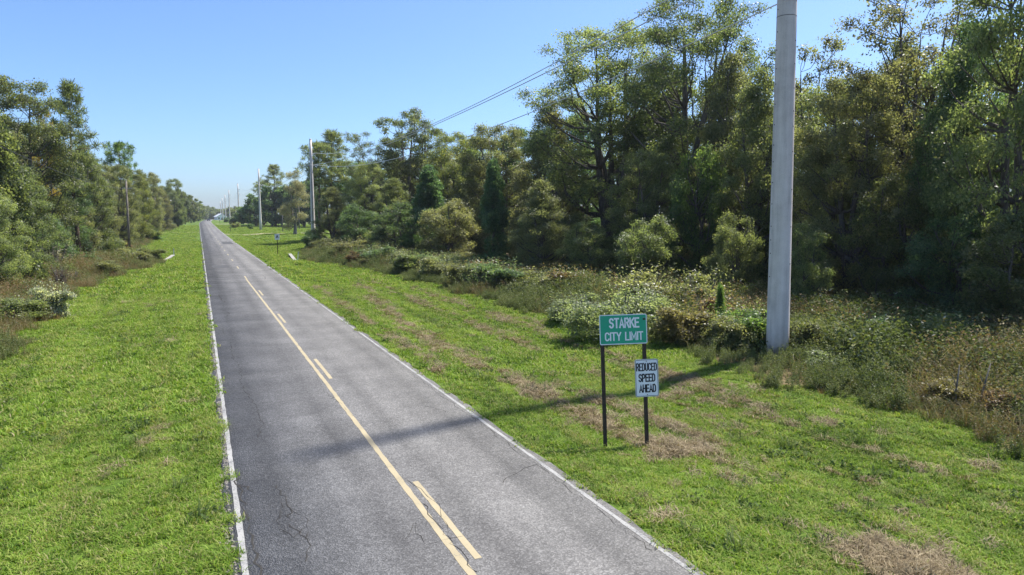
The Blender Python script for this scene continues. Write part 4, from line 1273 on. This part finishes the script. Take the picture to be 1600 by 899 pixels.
# ------------------------------------------------------------------ signs
def stroke_letters():
    def arc(cx, cy, rx, ry, a0, a1, n=9):
        return [(cx + rx * math.cos(R(a0 + (a1 - a0) * i / n)), cy + ry * math.sin(R(a0 + (a1 - a0) * i / n))) for i in range(n + 1)]
    w = .56
    G = {}
    G['S'] = [arc(w / 2, .755, .24, .245, 20, 235, 10) + arc(w / 2, .255, .25, .255, 62, -160, 12)]
    G['T'] = [[(0, 1), (w, 1)], [(w / 2, 1), (w / 2, 0)]]
    G['A'] = [[(0, 0), (w / 2, 1), (w, 0)], [(.11, .3), (w - .11, .3)]]
    G['R'] = [[(.02, 0), (.02, 1), (.30, 1)] + arc(.30, .76, .24, .24, 90, -90, 8) + [(.02, .52)], [(.30, .52), (w, 0)]]
    G['K'] = [[(.02, 0), (.02, 1)], [(w, 1), (.02, .42)], [(.20, .62), (w + .02, 0)]]
    G['E'] = [[(w - .04, 1), (.02, 1), (.02, 0), (w - .04, 0)], [(.02, .52), (w - .12, .52)]]
    G['C'] = [arc(w / 2 + .01, .74, .26, .26, 15, 180, 8) + arc(w / 2 + .01, .26, .26, .26, 180, 345, 8)]
    G['I'] = [[(.02, 0), (.02, 1)]]
    G['Y'] = [[(0, 1), (w / 2, .45), (w, 1)], [(w / 2, .45), (w / 2, 0)]]
    G['L'] = [[(.02, 1), (.02, 0), (w - .08, 0)]]
    G['M'] = [[(.02, 0), (.02, 1), (.34, .25), (.66, 1), (.66, 0)]]
    G['U'] = [[(.02, 1), (.02, .26)] + arc(w / 2, .26, .26, .26, 180, 360, 8) + [(w - .02, 1)]]
    G['D'] = [[(.02, 0), (.02, 1), (.24, 1)] + arc(.24, .70, .30, .30, 90, 0, 6) + arc(.24, .30, .30, .30, 0, -90, 6) + [(.02, 0)]]
    G['P'] = [[(.02, 0), (.02, 1), (.28, 1)] + arc(.28, .73, .26, .27, 90, -90, 8) + [(.02, .46)]]
    G['H'] = [[(.02, 0), (.02, 1)], [(w - .02, 0), (w - .02, 1)], [(.02, .52), (w - .02, .52)]]
    W = {'I': .04, 'M': .68, 'L': .48, 'E': .52}
    return G, W
GLYPH, GW = stroke_letters()
def lettering(text, x_mid, y_base, h, width, thick, y_face):
    """strokes of road sign capitals as thin raised strips in the plane y = y_face, facing -Y"""
    gapw = .20
    tot = sum((GW.get(c, .56) if c != ' ' else .34) + gapw for c in text) - gapw
    kx = width / tot
    x = x_mid - width / 2
    mb = MB()
    lift = 0
    for c in text:
        if c == ' ':
            x += (.34 + gapw) * kx; continue
        for st in GLYPH[c]:
            pts = [Vector((x + p[0] * kx, 0, y_base + p[1] * h)) for p in st]
            L, Rr = [], []
            for i, p in enumerate(pts):
                a = (p - pts[i - 1]).normalized() if i else (pts[1] - p).normalized()
                b = (pts[i + 1] - p).normalized() if i < len(pts) - 1 else a
                na = Vector((-a.z, 0, a.x)); nb = Vector((-b.z, 0, b.x))
                m = (na + nb)
                m = m.normalized() if m.length > 1e-6 else na
                k = thick / 2 / max(.45, m.dot(na))
                e = Vector((0, 0, 0))
                if i == 0: e = -a * thick * .45
                if i == len(pts) - 1: e = a * thick * .45
                L.append(p + m * k + e); Rr.append(p - m * k + e)
            lift += 1
            yy = y_face - .0012 - .00015 * (lift % 4)
            v = [(q.x, yy, q.z) for q in L] + [(q.x, yy, q.z) for q in Rr]
            n = len(pts)
            mb.add(v, [(n + i, n + i + 1, i + 1, i) for i in range(n - 1)])
        x += (GW.get(c, .56) + gapw) * kx
    return mb

def rounded(w, h, r, n=5):
    o = []
    for cx_, cy_, a0 in ((w / 2 - r, h / 2 - r, 0), (-w / 2 + r, h / 2 - r, 90), (-w / 2 + r, -h / 2 + r, 180), (w / 2 - r, -h / 2 + r, 270)):
        for i in range(n + 1):
            a = R(a0 + 90 * i / n)
            o.append((cx_ + r * math.cos(a), cy_ + r * math.sin(a)))
    return o

SIGN_GREEN = plain('sign_green_sheeting', (.020, .36, .195), .45, .4, 0, .08, 3)
SIGN_WHITE = plain('sign_white_sheeting', (.86, .85, .84), .45, .4, 0, .06, 5)
SIGN_BLACK = plain('sign_black_ink', (.018, .018, .020), .5, .3, 0, .1, 5)
ALU = plain('aluminium_sheet', (.42, .43, .44), .45, .5, .6, .12, 8)
POST_DARK = plain('weathered_brown_post', (.060, .045, .034), .85, .2, 0, .35, 9, .4)
BOLT = plain('zinc_bolt', (.18, .19, .19), .5, .5, .5, .1, 10)

def sign_panel(parent, w, h, face, rim_mat, border_mat, lines, letter_mat, inset, bw, corner):
    """aluminium sheet, coloured face, border line, lettering; centred on its parent, facing local -Y"""
    MB().prism(rounded(w, h, corner), (0, 0, 0), (1, 0, 0), (0, 0, 1), (0, 1, 0), .004).build('panel', rim_mat, parent)
    MB().prism(rounded(w - .012, h - .012, corner), (0, -.0008, 0), (1, 0, 0), (0, 0, 1), (0, 1, 0), .0006).build('sign_face', face, parent)
    o = rounded(w - inset * 2, h - inset * 2, max(.01, corner - inset)); i = rounded(w - inset * 2 - bw * 2, h - inset * 2 - bw * 2, max(.008, corner - inset - bw))
    n = len(o)
    mb = MB()
    mb.add([(p[0], -.0018, p[1]) for p in o] + [(p[0], -.0018, p[1]) for p in i], [(k, n + k, n + (k + 1) % n, (k + 1) % n) for k in range(n)])
    mb.build('border', border_mat, parent)
    for (t, xm, yb, hh, ww, th) in lines:
        lettering(t, xm, yb, hh, ww, th, -.0012).build('lettering', letter_mat, parent)

B1, B2 = Vector((4.715, 12.45, float(zt(4.715, 12.45)))), Vector((5.645, 12.20, float(zt(5.645, 12.2))))
T1, T2 = Vector((4.775, 12.78, 2.74)), Vector((5.705, 12.52, 2.74))
cs = empty('city_limit_sign', (B1.x, B1.y, B1.z), 0, 'green city limit sign with white letters on two dark posts', 'road sign')
def post(b, t, parent, org):
    mb = MB()
    d = (t - b)
    ang = Matrix.Rotation(R(-15.5), 3, 'Z')
    q = [(-.032, -.045), (.032, -.045), (.032, .045), (-.032, .045)]
    vs = []
    for s in (-.12, 1.0):
        for p in q:
            vs.append(b + d * s + ang @ Vector((p[0], p[1], 0)) - org)
    mb.add(vs, [(3, 2, 1, 0), (4, 5, 6, 7), (0, 1, 5, 4), (1, 2, 6, 5), (2, 3, 7, 6), (3, 0, 4, 7)])
    return mb.build('post', POST_DARK, parent)
post(B1, T1, cs, B1); post(B2, T2, cs, B1)
def holder_matrix(px, py, pz, yaw, roll, pit):
    return Matrix.Translation((px, py, pz)) @ Matrix.Rotation(yaw, 4, 'Z') @ Matrix.Rotation(pit, 4, 'X') @ Matrix.Rotation(roll, 4, 'Y')
YAW, ROLL, PIT = -.2714, -.0104, -.1259
def set_sign(name, parent, m, maker):
    """panel pieces are built round their own origin, then moved to the posts"""
    before = set(o.name for o in COL.objects)
    h = bpy.data.objects.new('tmp', None)
    maker(parent)
    for o in list(COL.objects):
        if o.name not in before:
            o.matrix_local = m
M1 = Matrix.Translation(-B1) @ holder_matrix(5.233, 12.6266, 2.4984, YAW, ROLL, PIT) @ Matrix.Translation((0, -.05, 0))
def mk_city(par):
    w, h = 1.098, .667
    sign_panel(par, w, h, SIGN_GREEN, ALU, SIGN_WHITE, [('STARKE', 0.02, .045, .195, .67, .036), ('CITY LIMIT', .01, -.235, .165, .86, .030)], SIGN_WHITE, .006, .016, .04)
    for px in (-.47, .47):
        for pz in (-.25, .25):
            MB().tube([(px, .0, pz), (px, -.008, pz)], .011, 8).build('bolt', BOLT, par)
set_sign('city', cs, M1, mk_city)
rp = empty('speed_warning_sign', (5.69, 12.30, 1.41), 0, 'white reduced speed sign with black letters on the right post of the green sign', 'road sign')
org2 = Vector((5.69, 12.30, 1.41))
M2 = Matrix.Translation(-org2) @ holder_matrix(5.700, 12.37, 1.412, YAW, -.012, PIT) @ Matrix.Translation((0, -.06, 0))
def mk_speed(par):
    w, h = .545, .835
    sign_panel(par, w, h, SIGN_WHITE, ALU, SIGN_BLACK, [('REDUCED', .0, .165, .155, .465, .024), ('SPEED', .0, -.075, .155, .37, .028), ('AHEAD', .01, -.310, .155, .37, .028)], SIGN_BLACK, .014, .010, .045)
    for pz in (-.37, .37):
        MB().tube([(0, .0, pz), (0, -.008, pz)], .012, 8).build('bolt', BOLT, par)
set_sign('speed', rp, M2, mk_speed)

# small square road sign farther along, standing by the right verge
ss = empty('small_road_sign', (6.17, 95.6, float(zt(6.17, 95.6))), 0, 'small white road sign with dark print on a dark post beyond the right concrete headwall', 'road sign')
MB().box((0, .04, 1.35), (.09, .06, 2.9)).build('post', POST_DARK, ss)
MB().prism(rounded(.62, .76, .04), (0, 0, 2.42), (1, 0, 0), (0, 0, 1), (0, 1, 0), .005).build('panel', SIGN_WHITE, ss)
MB().prism([(-.17, -.16), (-.08, -.16), (0, .06), (.08, -.16), (.17, -.16), (.05, .22), (-.05, .22)], (0, -.002, 2.42), (1, 0, 0), (0, 0, 1), (0, 1, 0), .0015).build('printed_mark', SIGN_BLACK, ss)

# ------------------------------------------------------------------ power poles
def concrete_material():
    m, nt, out = new_mat('spun_concrete')
    o = opos(nt)
    fine = noise(nt, o, 30, 3, .7)
    streak = noise(nt, scaled(nt, o, (5, 5, .35)), 1.0, 4, .6)
    blot = noise(nt, o, 1.3, 4, .6)
    f = mth(nt, 'ADD', mth(nt, 'MULTIPLY', streak, .45), mth(nt, 'ADD', mth(nt, 'MULTIPLY', blot, .35), mth(nt, 'MULTIPLY', fine, .2)))
    col = ramp(nt, f, [(.33, (.42, .375, .335)), (.5, (.63, .565, .51)), (.64, (.76, .69, .63))])
    principled(nt, out, col, .85, .2, 0, fine, .25, .01)
    return m
CONC = concrete_material()
HOLE = plain('dark_bolt_hole', (.03, .028, .027), .9, .1)
INSUL = plain('grey_polymer_insulator', (.30, .31, .33), .4, .5, 0, .1, 20)
STEEL = plain('galvanised_steel', (.38, .39, .40), .45, .5, .7, .15, 8)
WIRE = plain('bare_aluminium_wire', (.70, .69, .67), .5, .5, .2, .1, 5)
DARKWIRE = plain('black_cable', (.05, .05, .05), .6, .3, 0, .1, 5)
WOOD = bark_material('silvered_pole_wood', (.105, .088, .070), (.255, .225, .190))

PG = 'tall concrete power poles along the right side of the road'
def concrete_pole(x, y, H, r0, label, near=False, lean=(0, 0), wires=None):
    z = float(zt(x, y)) - .1
    e = empty('concrete_pole', (x, y, z), 0, label, 'utility pole', PG)
    r1 = .222 if near else r0 * .5
    n = 40 if near else 14
    mb = MB()
    K = 30 if near else 6
    mb.tube([(lean[0] * i / K, lean[1] * i / K, H * i / K) for i in range(K + 1)], [r0 + (r1 - r0) * i / K for i in range(K + 1)], n)
    mb.build('shaft', CONC, e, True)
    cap = MB(); cap.tube([(lean[0], lean[1], H - .02), (lean[0], lean[1], H + .10)], [r1 + .02, r1 * .5], 12); cap.build('pole_cap', STEEL, e, True)
    att = []
    hts = wires or ((1, H * .865 + z, 1.0), (-1, H * .765 + z, .7), (1, H * .75 + z, 1.0))
    for (side, zw, L) in hts:
        h = zw - z - .25; hh = h / H
        a = Vector((lean[0] * hh + side * (r0 + (r1 - r0) * hh), lean[1] * hh, h)); b = Vector((lean[0] * hh + side * (L), lean[1] * hh, h + .25))
        ib = MB()
        N = 13
        rad = []
        pts = []
        for i in range(N * 2 + 1):
            t = i / (N * 2)
            pts.append(a + (b - a) * t); rad.append(.05 if i % 2 == 0 else .095)
        ib.tube(pts, rad, 8)
        ins = ib.build('insulator', INSUL, e, True)
        MB().box(a, (.10, .16, .3)).build('bracket', STEEL, e)
        att.append(Vector((x, y, z)) + b + Vector((side * .03, 0, .0)))
    return e, att

def frac(r0, r1, t): return r0 + (r1 - r0) * t
poles = []
PX = [(15.58, 18.12, 29.5, .394, 'nearest and thickest concrete pole, cut by the top edge, right of the signs'),
      (15.64, 128.2, 18.9, .42, 'second nearest concrete pole, rising behind a dark round shrub'),
      (15.64, 244.0, 20.4, .42, 'third nearest concrete pole, standing on the far lawn'),
      (15.64, 376.0, 20.3, .42, 'fourth nearest concrete pole, beside round garden bushes'),
      (15.64, 488.0, 20.5, .42, 'fifth nearest concrete pole, tops just under the fourth one'),
      (15.64, 562.0, 19.3, .42, 'sixth nearest concrete pole, thin and far'),
      (15.64, 629.0, 18.5, .42, 'seventh nearest concrete pole, almost at the horizon trees'),
      (15.64, 683.0, 17.0, .42, 'farthest and smallest concrete pole of the row')]
for i, (x, y, H, r0, lab) in enumerate(PX):
    poles.append(concrete_pole(x, y, H, r0, lab, i == 0, (-.5, 0) if i == 0 else (0, 0), {0: ((1, 15.4, 1.2), (-1, 13.6, .75), (1, 13.3, 2.0)), 1: ((1, 16.3, 1.0), (-1, 14.1, .6), (1, 14.2, 1.0))}.get(i)))
# details of the near pole: joint ring, rows of bolt holes, number plate, ground wire
np_e = poles[0][0]
hm = MB()
rr = random.Random(2)
for side in (0, 1):
    h = 2.2
    while h < 20:
        h += rr.uniform(.45, .85) if not (side == 1 and rr.random() < .5) else 1.3
        t = h / 29.5; rad = .394 - .172 * t
        # left and right flanks as seen from the road side camera
        a = R(-133 + (-62 if side == 0 else 62))
        c = Vector((-.5 * t + math.cos(a) * rad, math.sin(a) * rad, h)); dr = Vector((math.cos(a), math.sin(a), 0))
        hm.tube([c - dr * .02, c + dr * .006], .022, 8)
tag(hm.build('bolt_hole', HOLE, np_e), kind='stuff')
rm = MB()
for h in (11.95,):
    t = h / 29.5; rad = .394 - .172 * t
    rm.tube([(-.5 * t, 0, h - .012), (-.5 * t, 0, h + .012)], [rad + .004, rad + .004], 40)
rm.build('joint_ring', plain('dark_joint_band', (.17, .165, .16), .8), np_e, True)  # darker grey band round the shaft at the joint
a = R(-195); t = 1.9 / 29.5; rad = .394 - .172 * t
pl = MB(); pl.box((math.cos(a) * (rad + .004), math.sin(a) * (rad + .004), 1.9), (.008, .09, .24), Matrix.Rotation(a, 3, 'Z'), 0); pl.build('number_plate', ALU, np_e)
# dark riser conduit on the second pole
c2 = MB(); c2.tube([(-.10, -.44, 0), (-.07, -.36, 5), (-.04, -.30, 11), (-.03, -.27, 13.2)], .055, 8); c2.build('conduit', DARKWIRE, poles[1][0], True)

def wire(a, b, sag, r, mat, label, group, name='power_wire', n=40):
    a, b = Vector(a), Vector(b)
    mb = MB()
    mid = (a + b) / 2
    pts = []
    for i in range(n + 1):
        t = i / n
        p = a + (b - a) * t
        p.z -= sag * 4 * t * (1 - t)
        pts.append(p - mid)
    mb.tube(pts, r, 5)
    o = mb.build(name, mat, None, True, mid)
    return tag(o, label, 'wire', group)
WG = 'power wires strung along the concrete poles'
wl = {0: ['upper right hand wire from the nearest to the second concrete pole', 'road side wire from the nearest to the second concrete pole', 'lowest bright wire from the nearest to the second concrete pole'],
      1: ['upper wire between the second and third concrete poles', 'road side wire between the second and third concrete poles', 'lowest sagging wire between the second and third concrete poles']}
for i in range(len(poles) - 1):
    for k in range(3):
        ORD = ['nearest', 'second', 'third', 'fourth', 'fifth', 'sixth', 'seventh', 'eighth']
        lab = wl[i][k] if i in wl else '%s thin wire between the %s and %s concrete poles counted from the front' % (['upper', 'road side', 'lowest'][k], ORD[i], ORD[i + 1])
        sag = (2.5, 1.5, 2.4)[k] if i == 0 else 2.2
        wire(poles[i][1][k], poles[i + 1][1][k], sag, .027 if i == 0 else (.035 if i == 1 else .03), WIRE, lab, WG)
# the line goes on toward the viewer's side: the span behind the near pole
for k in range(3):
    a = poles[0][1][k]
    wire(a, (a.x, a.y - 105, a.z), 1.7, .021, WIRE, ['upper wire leaving the nearest pole away from the far road', 'road side wire leaving the nearest pole away from the far road', 'lower wire leaving the nearest pole away from the far road'][k], WG)

# wooden distribution poles on the left
WPG = 'old wooden poles along the left tree line'
def wooden_pole(x, y, H, r, label, arm=False, lamp=False, group=WPG, armlen=1.6, lean=0.0):
    z = float(zt(x, y)) - .2
    e = empty('wooden_pole', (x, y, z), 0, label, 'utility pole', group)
    MB().tube([(0, 0, 0), (lean * .5, 0, H * .5), (lean, 0, H)], [r, r * .86, r * .7], 10).build('shaft', WOOD, e, True)
    tops = []
    if arm:
        MB().box((lean, -r - .03, H - .55), (armlen, .10, .12)).build('crossarm', WOOD, e)
        for px in (-armlen / 2 + .1, -.25, armlen / 2 - .1):
            MB().tube([(lean + px, -r - .03, H - .49), (lean + px, -r - .03, H - .38), (lean + px, -r - .03, H - .30)], [.03, .06, .035], 8).build('insulator', INSUL, e, True)
            tops.append(Vector((x + lean + px, y - r - .03, z + H - .3)))
    else:
        MB().tube([(lean, 0, H), (lean, 0, H + .14), (lean, 0, H + .24)], [.03, .07, .03], 8).build('insulator', INSUL, e, True)
        tops.append(Vector((x + lean, y, z + H + .22)))
        MB().box((lean + .35, 0, H - 1.0), (.7, .07, .07)).build('bracket', STEEL, e)
        tops.append(Vector((x + lean + .65, y, z + H - .95)))
    if lamp:
        MB().tube([(lean, -r, H - 1.4), (lean + .5, -.3, H - 1.0), (lean + .9, -.4, H - 1.05)], .035, 6).build('lamp_arm', STEEL, e, True)
        MB().tube([(lean + .9, -.4, H - .95), (lean + .9, -.4, H - 1.1), (lean + .9, -.4, H - 1.35), (lean + .9, -.4, H - 1.5)], [.12, .26, .30, .14], 12).build('lamp_shade', plain('white_lamp_glass', (.8, .8, .78), .35, .5), e, True)
    return e, tops
w1 = wooden_pole(-12.55, 113.8, 10.3, .17, 'nearest weathered wooden pole, leaning slightly before the left trees', lean=.05)
w2 = wooden_pole(-14.3, 222.0, 12.0, .17, 'wooden pole with crossarm, second along the left tree line', True)
w3 = wooden_pole(-13.2, 285.0, 11.5, .16, 'wooden pole carrying a white lamp on the left', False, True)
w4 = wooden_pole(-9.5, 430.0, 8.0, .16, 'farthest short wooden pole on the left before the dark trees')
w0 = wooden_pole(-13.6, 36.0, 10.5, .17, 'wooden pole hidden in the weeds outside the left picture edge')
DG = 'cables along the old wooden poles'
wire(w0[1][1], w1[1][1], 1.0, .016, DARKWIRE, 'thin cable crossing the left trees toward the nearest wooden pole', DG, 'service_cable')
wire(w1[1][0], w2[1][0], 1.0, .016, DARKWIRE, 'cable from the nearest wooden pole to the crossarm pole', DG, 'service_cable')
wire(w2[1][2], w3[1][0], .7, .016, DARKWIRE, 'cable from the crossarm pole to the lamp pole', DG, 'service_cable')
wire(w3[1][0], w4[1][0], .8, .016, DARKWIRE, 'cable from the lamp pole to the farthest wooden pole', DG, 'service_cable')
wt = wooden_pole(20.73, 225.5, 7.7, .16, 'short wooden pole with a long crossarm on the far lawn', True, False, 'poles on the far lawn', 2.4)
wt2 = wooden_pole(30.5, 262.0, 8.4, .15, 'wooden pole half hidden before the dark trees behind the far lawn', True, False, 'poles on the far lawn', 2.0)
for k, nm in ((0, 'left'), (2, 'right')):
    wire(wt[1][k], wt2[1][k], .5, .016, DARKWIRE, 'cable between the two wooden poles on the far lawn', 'cables on the far lawn', 'service_cable')

# ------------------------------------------------------------------ culvert headwalls and marker posts
HEAD = plain('pale_concrete', (.30, .29, .265), .9, .2, 0, .35, 2.5, .3)
PAINTW = plain('white_painted_post', (.72, .72, .69), .6, .3, 0, .12, 6)
def headwall(a, b, label, wing):
    a, b = Vector(a), Vector(b)
    d = b - a; L = d.length; ang = math.atan2(d.y, d.x)
    e = empty('culvert_headwall', ((a.x + b.x) / 2, (a.y + b.y) / 2, min(a.z, b.z)), ang, label, 'headwall', 'concrete headwalls of the culvert under the road')
    s = (b.z - a.z) / 2
    mb = MB()
    prof = [(-L / 2, -.6), (L / 2, -.6), (L / 2, .18 + s), (-L / 2, .18 - s)]
    mb.prism(prof, (0, -.16, 0), (1, 0, 0), (0, 0, 1), (0, 1, 0), .32)
    mb.build('wall', HEAD, e)
    cp = MB(); cp.prism([(-L / 2 - .05, .183 - s), (L / 2 + .05, .183 + s), (L / 2 + .05, .28 + s), (-L / 2 - .05, .28 - s)], (0, -.20, 0), (1, 0, 0), (0, 0, 1), (0, 1, 0), .40); cp.build('coping', HEAD, e)
    pr = MB(); ring_o = [(.45 * math.cos(k * math.pi / 10), .45 * math.sin(k * math.pi / 10) - .45) for k in range(20)]
    ri = [(.36 * math.cos(k * math.pi / 10), .36 * math.sin(k * math.pi / 10) - .45) for k in range(20)]
    return e
headwall((-7.2, 85.2, -.28), (-6.35, 96.5, -.02), 'pale sloping concrete headwall at the end of the left ditch', 1)
headwall((6.75, 82.4, -.25), (7.45, 93.2, -.05), 'pale low concrete headwall beside the right hand weeds', -1)
def marker(x, y, H, label, lean):
    e = empty('marker_post', (x, y, float(zt(x, y)) - .1), 0, label, 'marker post', 'white marker posts at the culvert')
    MB().prism([(-.05, 0), (.05, 0), (.05 + lean, H - .05), (lean, H), (-.05 + lean, H - .05)], (0, 0, 0), (1, 0, 0), (0, 0, 1), (0, 1, 0), .05).build('post', PAINTW, e)
    MB().prism([(-.035 + lean * .9, H * .84), (.035 + lean * .9, H * .84), (.035 + lean * .95, H * .93), (-.035 + lean * .95, H * .93)], (0, -.005, 0), (1, 0, 0), (0, 0, 1), (0, 1, 0), .004).build('reflector', ALU, e)
marker(-6.28, 97.2, 1.15, 'thin white marker post at the upper end of the left headwall', .0)
marker(6.95, 82.0, 1.25, 'white marker post at the near end of the right headwall', .16)

# two bare pale sticks standing in the weeds
def dead_stick(x, y, H, lx, label):
    e = empty('dead_stick', (x, y, float(zt(x, y)) - .1), 0, label, 'dead stick', 'bare sticks in the weeds')
    MB().tube([(0, 0, 0), (lx * .4, .03, H * .5), (lx, 0, H)], [.03, .024, .012], 6).build('stem', BARK_PALE, e, True)
    MB().tube([(lx * .5, .02, H * .55), (lx * .5 - .16, .05, H * .8)], [.014, .006], 5).build('twig', BARK_PALE, e, True)
dead_stick(14.35, 10.9, 1.35, .02, 'upright bare pale stick in the weeds near the right picture edge')
dead_stick(14.75, 10.55, 1.4, .32, 'slanting bare pale stick in the weeds at the right picture edge')

# ------------------------------------------------------------------ mailboxes and far sign
MAILM = plain('dark_mailbox_metal', (.05, .05, .055), .5, .4, .3)
def mailbox(x, y, label):
    e = empty('mailbox', (x, y, float(zt(x, y))), R(90), label, 'mailbox', 'mailboxes along the far road')
    MB().box((0, 0, .5), (.11, .11, 1.1)).build('post', POST_DARK, e)
    ol = [(-.11, 0), (.11, 0), (.11, .14)] + [(.11 * math.cos(R(a)), .14 + .11 * math.sin(R(a))) for a in range(20, 180, 20)] + [(-.11, .14)]
    MB().prism(ol, (0, -.26, 1.05), (1, 0, 0), (0, 0, 1), (0, 1, 0), .52).build('box', MAILM, e)
    MB().box((.125, .1, 1.27), (.012, .05, .16)).build('flag', plain('red_mail_flag', (.4, .03, .02), .5), e)
mailbox(5.75, 232.5, 'dark mailbox beside the sandy driveway on the right')
mailbox(7.8, 430.0, 'small far mailbox on the right near the crest of the road')
mailbox(-13.4, 231.0, 'dark mailbox by the second wooden pole on the left')
fx = float(xc(610)) - 4.8
fs = empty('far_road_sign', (fx, 610, float(zt(fx, 610))), 0, 'tiny pale road sign at the far left edge of the road', 'road sign')
MB().box((0, .03, 1.1), (.1, .06, 2.2)).build('post', ALU, fs)
MB().prism(rounded(.9, 1.1, .05), (0, 0, 2.5), (1, 0, 0), (0, 0, 1), (0, 1, 0), .006).build('panel', SIGN_WHITE, fs)

# ------------------------------------------------------------------ far house
SIDING = plain('white_siding', (.78, .78, .76), .7, .3, 0, .06, 3)
ROOFM = plain('pale_metal_roof', (.62, .63, .64), .45, .4, .2, .1, 2)
GLASSD = plain('dark_window_glass', (.03, .035, .04), .15, .6)
hx, hy = 14.5, 655.0
hz = float(zt(hx, hy))
hs = empty('white_house', (hx, hy, hz - .1), R(12), 'small white gabled house where the road meets the horizon', 'house')
MB().box((0, 0, 1.5), (8.0, 10, 3.2)).build('wall', SIDING, hs)
MB().prism([(-4, 3.102), (4, 3.102), (0, 5.4)], (0, -4.99, 0), (1, 0, 0), (0, 0, 1), (0, 1, 0), 9.98).build('gable', SIDING, hs)
for s in (-1, 1):
    MB().prism([(s * 4.7, 2.85), (s * 4.7, 3.02), (0, 5.75), (0, 5.56)][::s], (0, -5.5, 0), (1, 0, 0), (0, 0, 1), (0, 1, 0), 11).build('roof_slope', ROOFM, hs)
for px in (-2.4, 2.4):
    w = MB().box((px, -5.03, 1.75), (1.2, .08, 1.3)).build('window', GLASSD, hs)
    MB().box((px, -5.05, 1.05), (1.4, .12, .08)).build('sill', SIDING, w)
d = MB().box((0, -5.03, 1.2), (1.0, .08, 2.1)).build('door', plain('brown_door', (.15, .08, .05), .6), hs)
MB().box((.35, -5.09, 1.1), (.06, .06, .12)).build('handle', STEEL, d)

# ------------------------------------------------------------------ far car driving away
def car(x, y, rz, paint, label):
    z = float(zt(x, y)) + .03
    e = empty('car', (x, y, z), rz, label, 'car')
    w = .9
    side = [(-2.25, .35), (-2.3, .75), (-2.2, .98), (-1.75, 1.02), (-1.3, 1.45), (-.9, 1.52), (.35, 1.5), (1.15, 1.02), (2.05, .88), (2.28, .62), (2.25, .32)]
    mb = MB()
    n = len(side)
    v = []
    for s, k in ((-1, 1), (1, 1)):
        for (py, pz) in side:
            t = .78 if pz > 1.2 else 1.0
            v.append((s * w * t, py, pz))
    f = [tuple(range(n - 1, -1, -1)), tuple(range(n, 2 * n))]
    for i in range(n):
        j = (i + 1) % n
        f.append((i, j, n + j, n + i))
    mb.add(v, f)
    mb.build('body', paint, e)
    rw = MB(); rw.add([(-.72, -1.78, 1.06), (.72, -1.78, 1.06), (.60, -1.36, 1.42), (-.60, -1.36, 1.42)], [(0, 1, 2, 3)]); rw.build('rear_window', GLASSD, e)
    fw = MB(); fw.add([(.74, 1.17, 1.06), (-.74, 1.17, 1.06), (-.62, .43, 1.47), (.62, .43, 1.47)], [(0, 1, 2, 3)]); fw.build('windscreen', GLASSD, e)
    for s in (-1, 1):
        sw = MB(); q = [(s * .885, -1.35, 1.06), (s * .885, 1.0, 1.06), (s * .715, .35, 1.44), (s * .715, -1.0, 1.44)]
        sw.add(q, [(0, 1, 2, 3) if s > 0 else (3, 2, 1, 0)]); sw.build('side_window', GLASSD, e)
        MB().box((s * .72, -2.27, .86), (.26, .06, .16)).build('tail_light', plain('red_lamp_lens', (.35, .02, .02), .3), e)
        MB().box((s * .72, 2.20, .70), (.3, .1, .14)).build('headlight', SIGN_WHITE, e)
        for py in (-1.4, 1.4):
            wh = MB().tube([(s * .74, py, .33), (s * .93, py, .33)], .33, 16).build('wheel', plain('tyre_rubber', (.02, .02, .02), .9), e)
            MB().tube([(s * .92, py, .33), (s * .945, py, .33)], .2, 12).build('rim', STEEL, wh)
    MB().box((0, -2.28, .45), (1.6, .12, .2)).build('bumper', plain('dark_bumper', (.03, .03, .03), .6), e)
    MB().box((0, -2.345, .72), (.5, .012, .14)).build('number_plate', SIGN_WHITE, e)
    return e
car(float(xc(505)) + 1.45, 505, 0, plain('charcoal_car_paint', (.05, .055, .065), .3, .5, .3, .05), 'dark car on the road near the horizon')

# ------------------------------------------------------------------ air
def build_haze():
    m, nt, out = new_mat('pale_air')
    v = nt.nodes.new('ShaderNodeVolumePrincipled')
    v.inputs['Color'].default_value = (.86, .92, 1.0, 1)
    v.inputs['Density'].default_value = .00013
    v.inputs['Anisotropy'].default_value = .2
    nt.links.new(v.outputs[0], out.inputs['Volume'])
    mb = MB(); mb.box((0, 1900, 15.5), (6400, 4600, 39))
    tag(mb.build('haze', m), label='thin pale air over the whole place', cat='haze', kind='stuff')
build_haze()
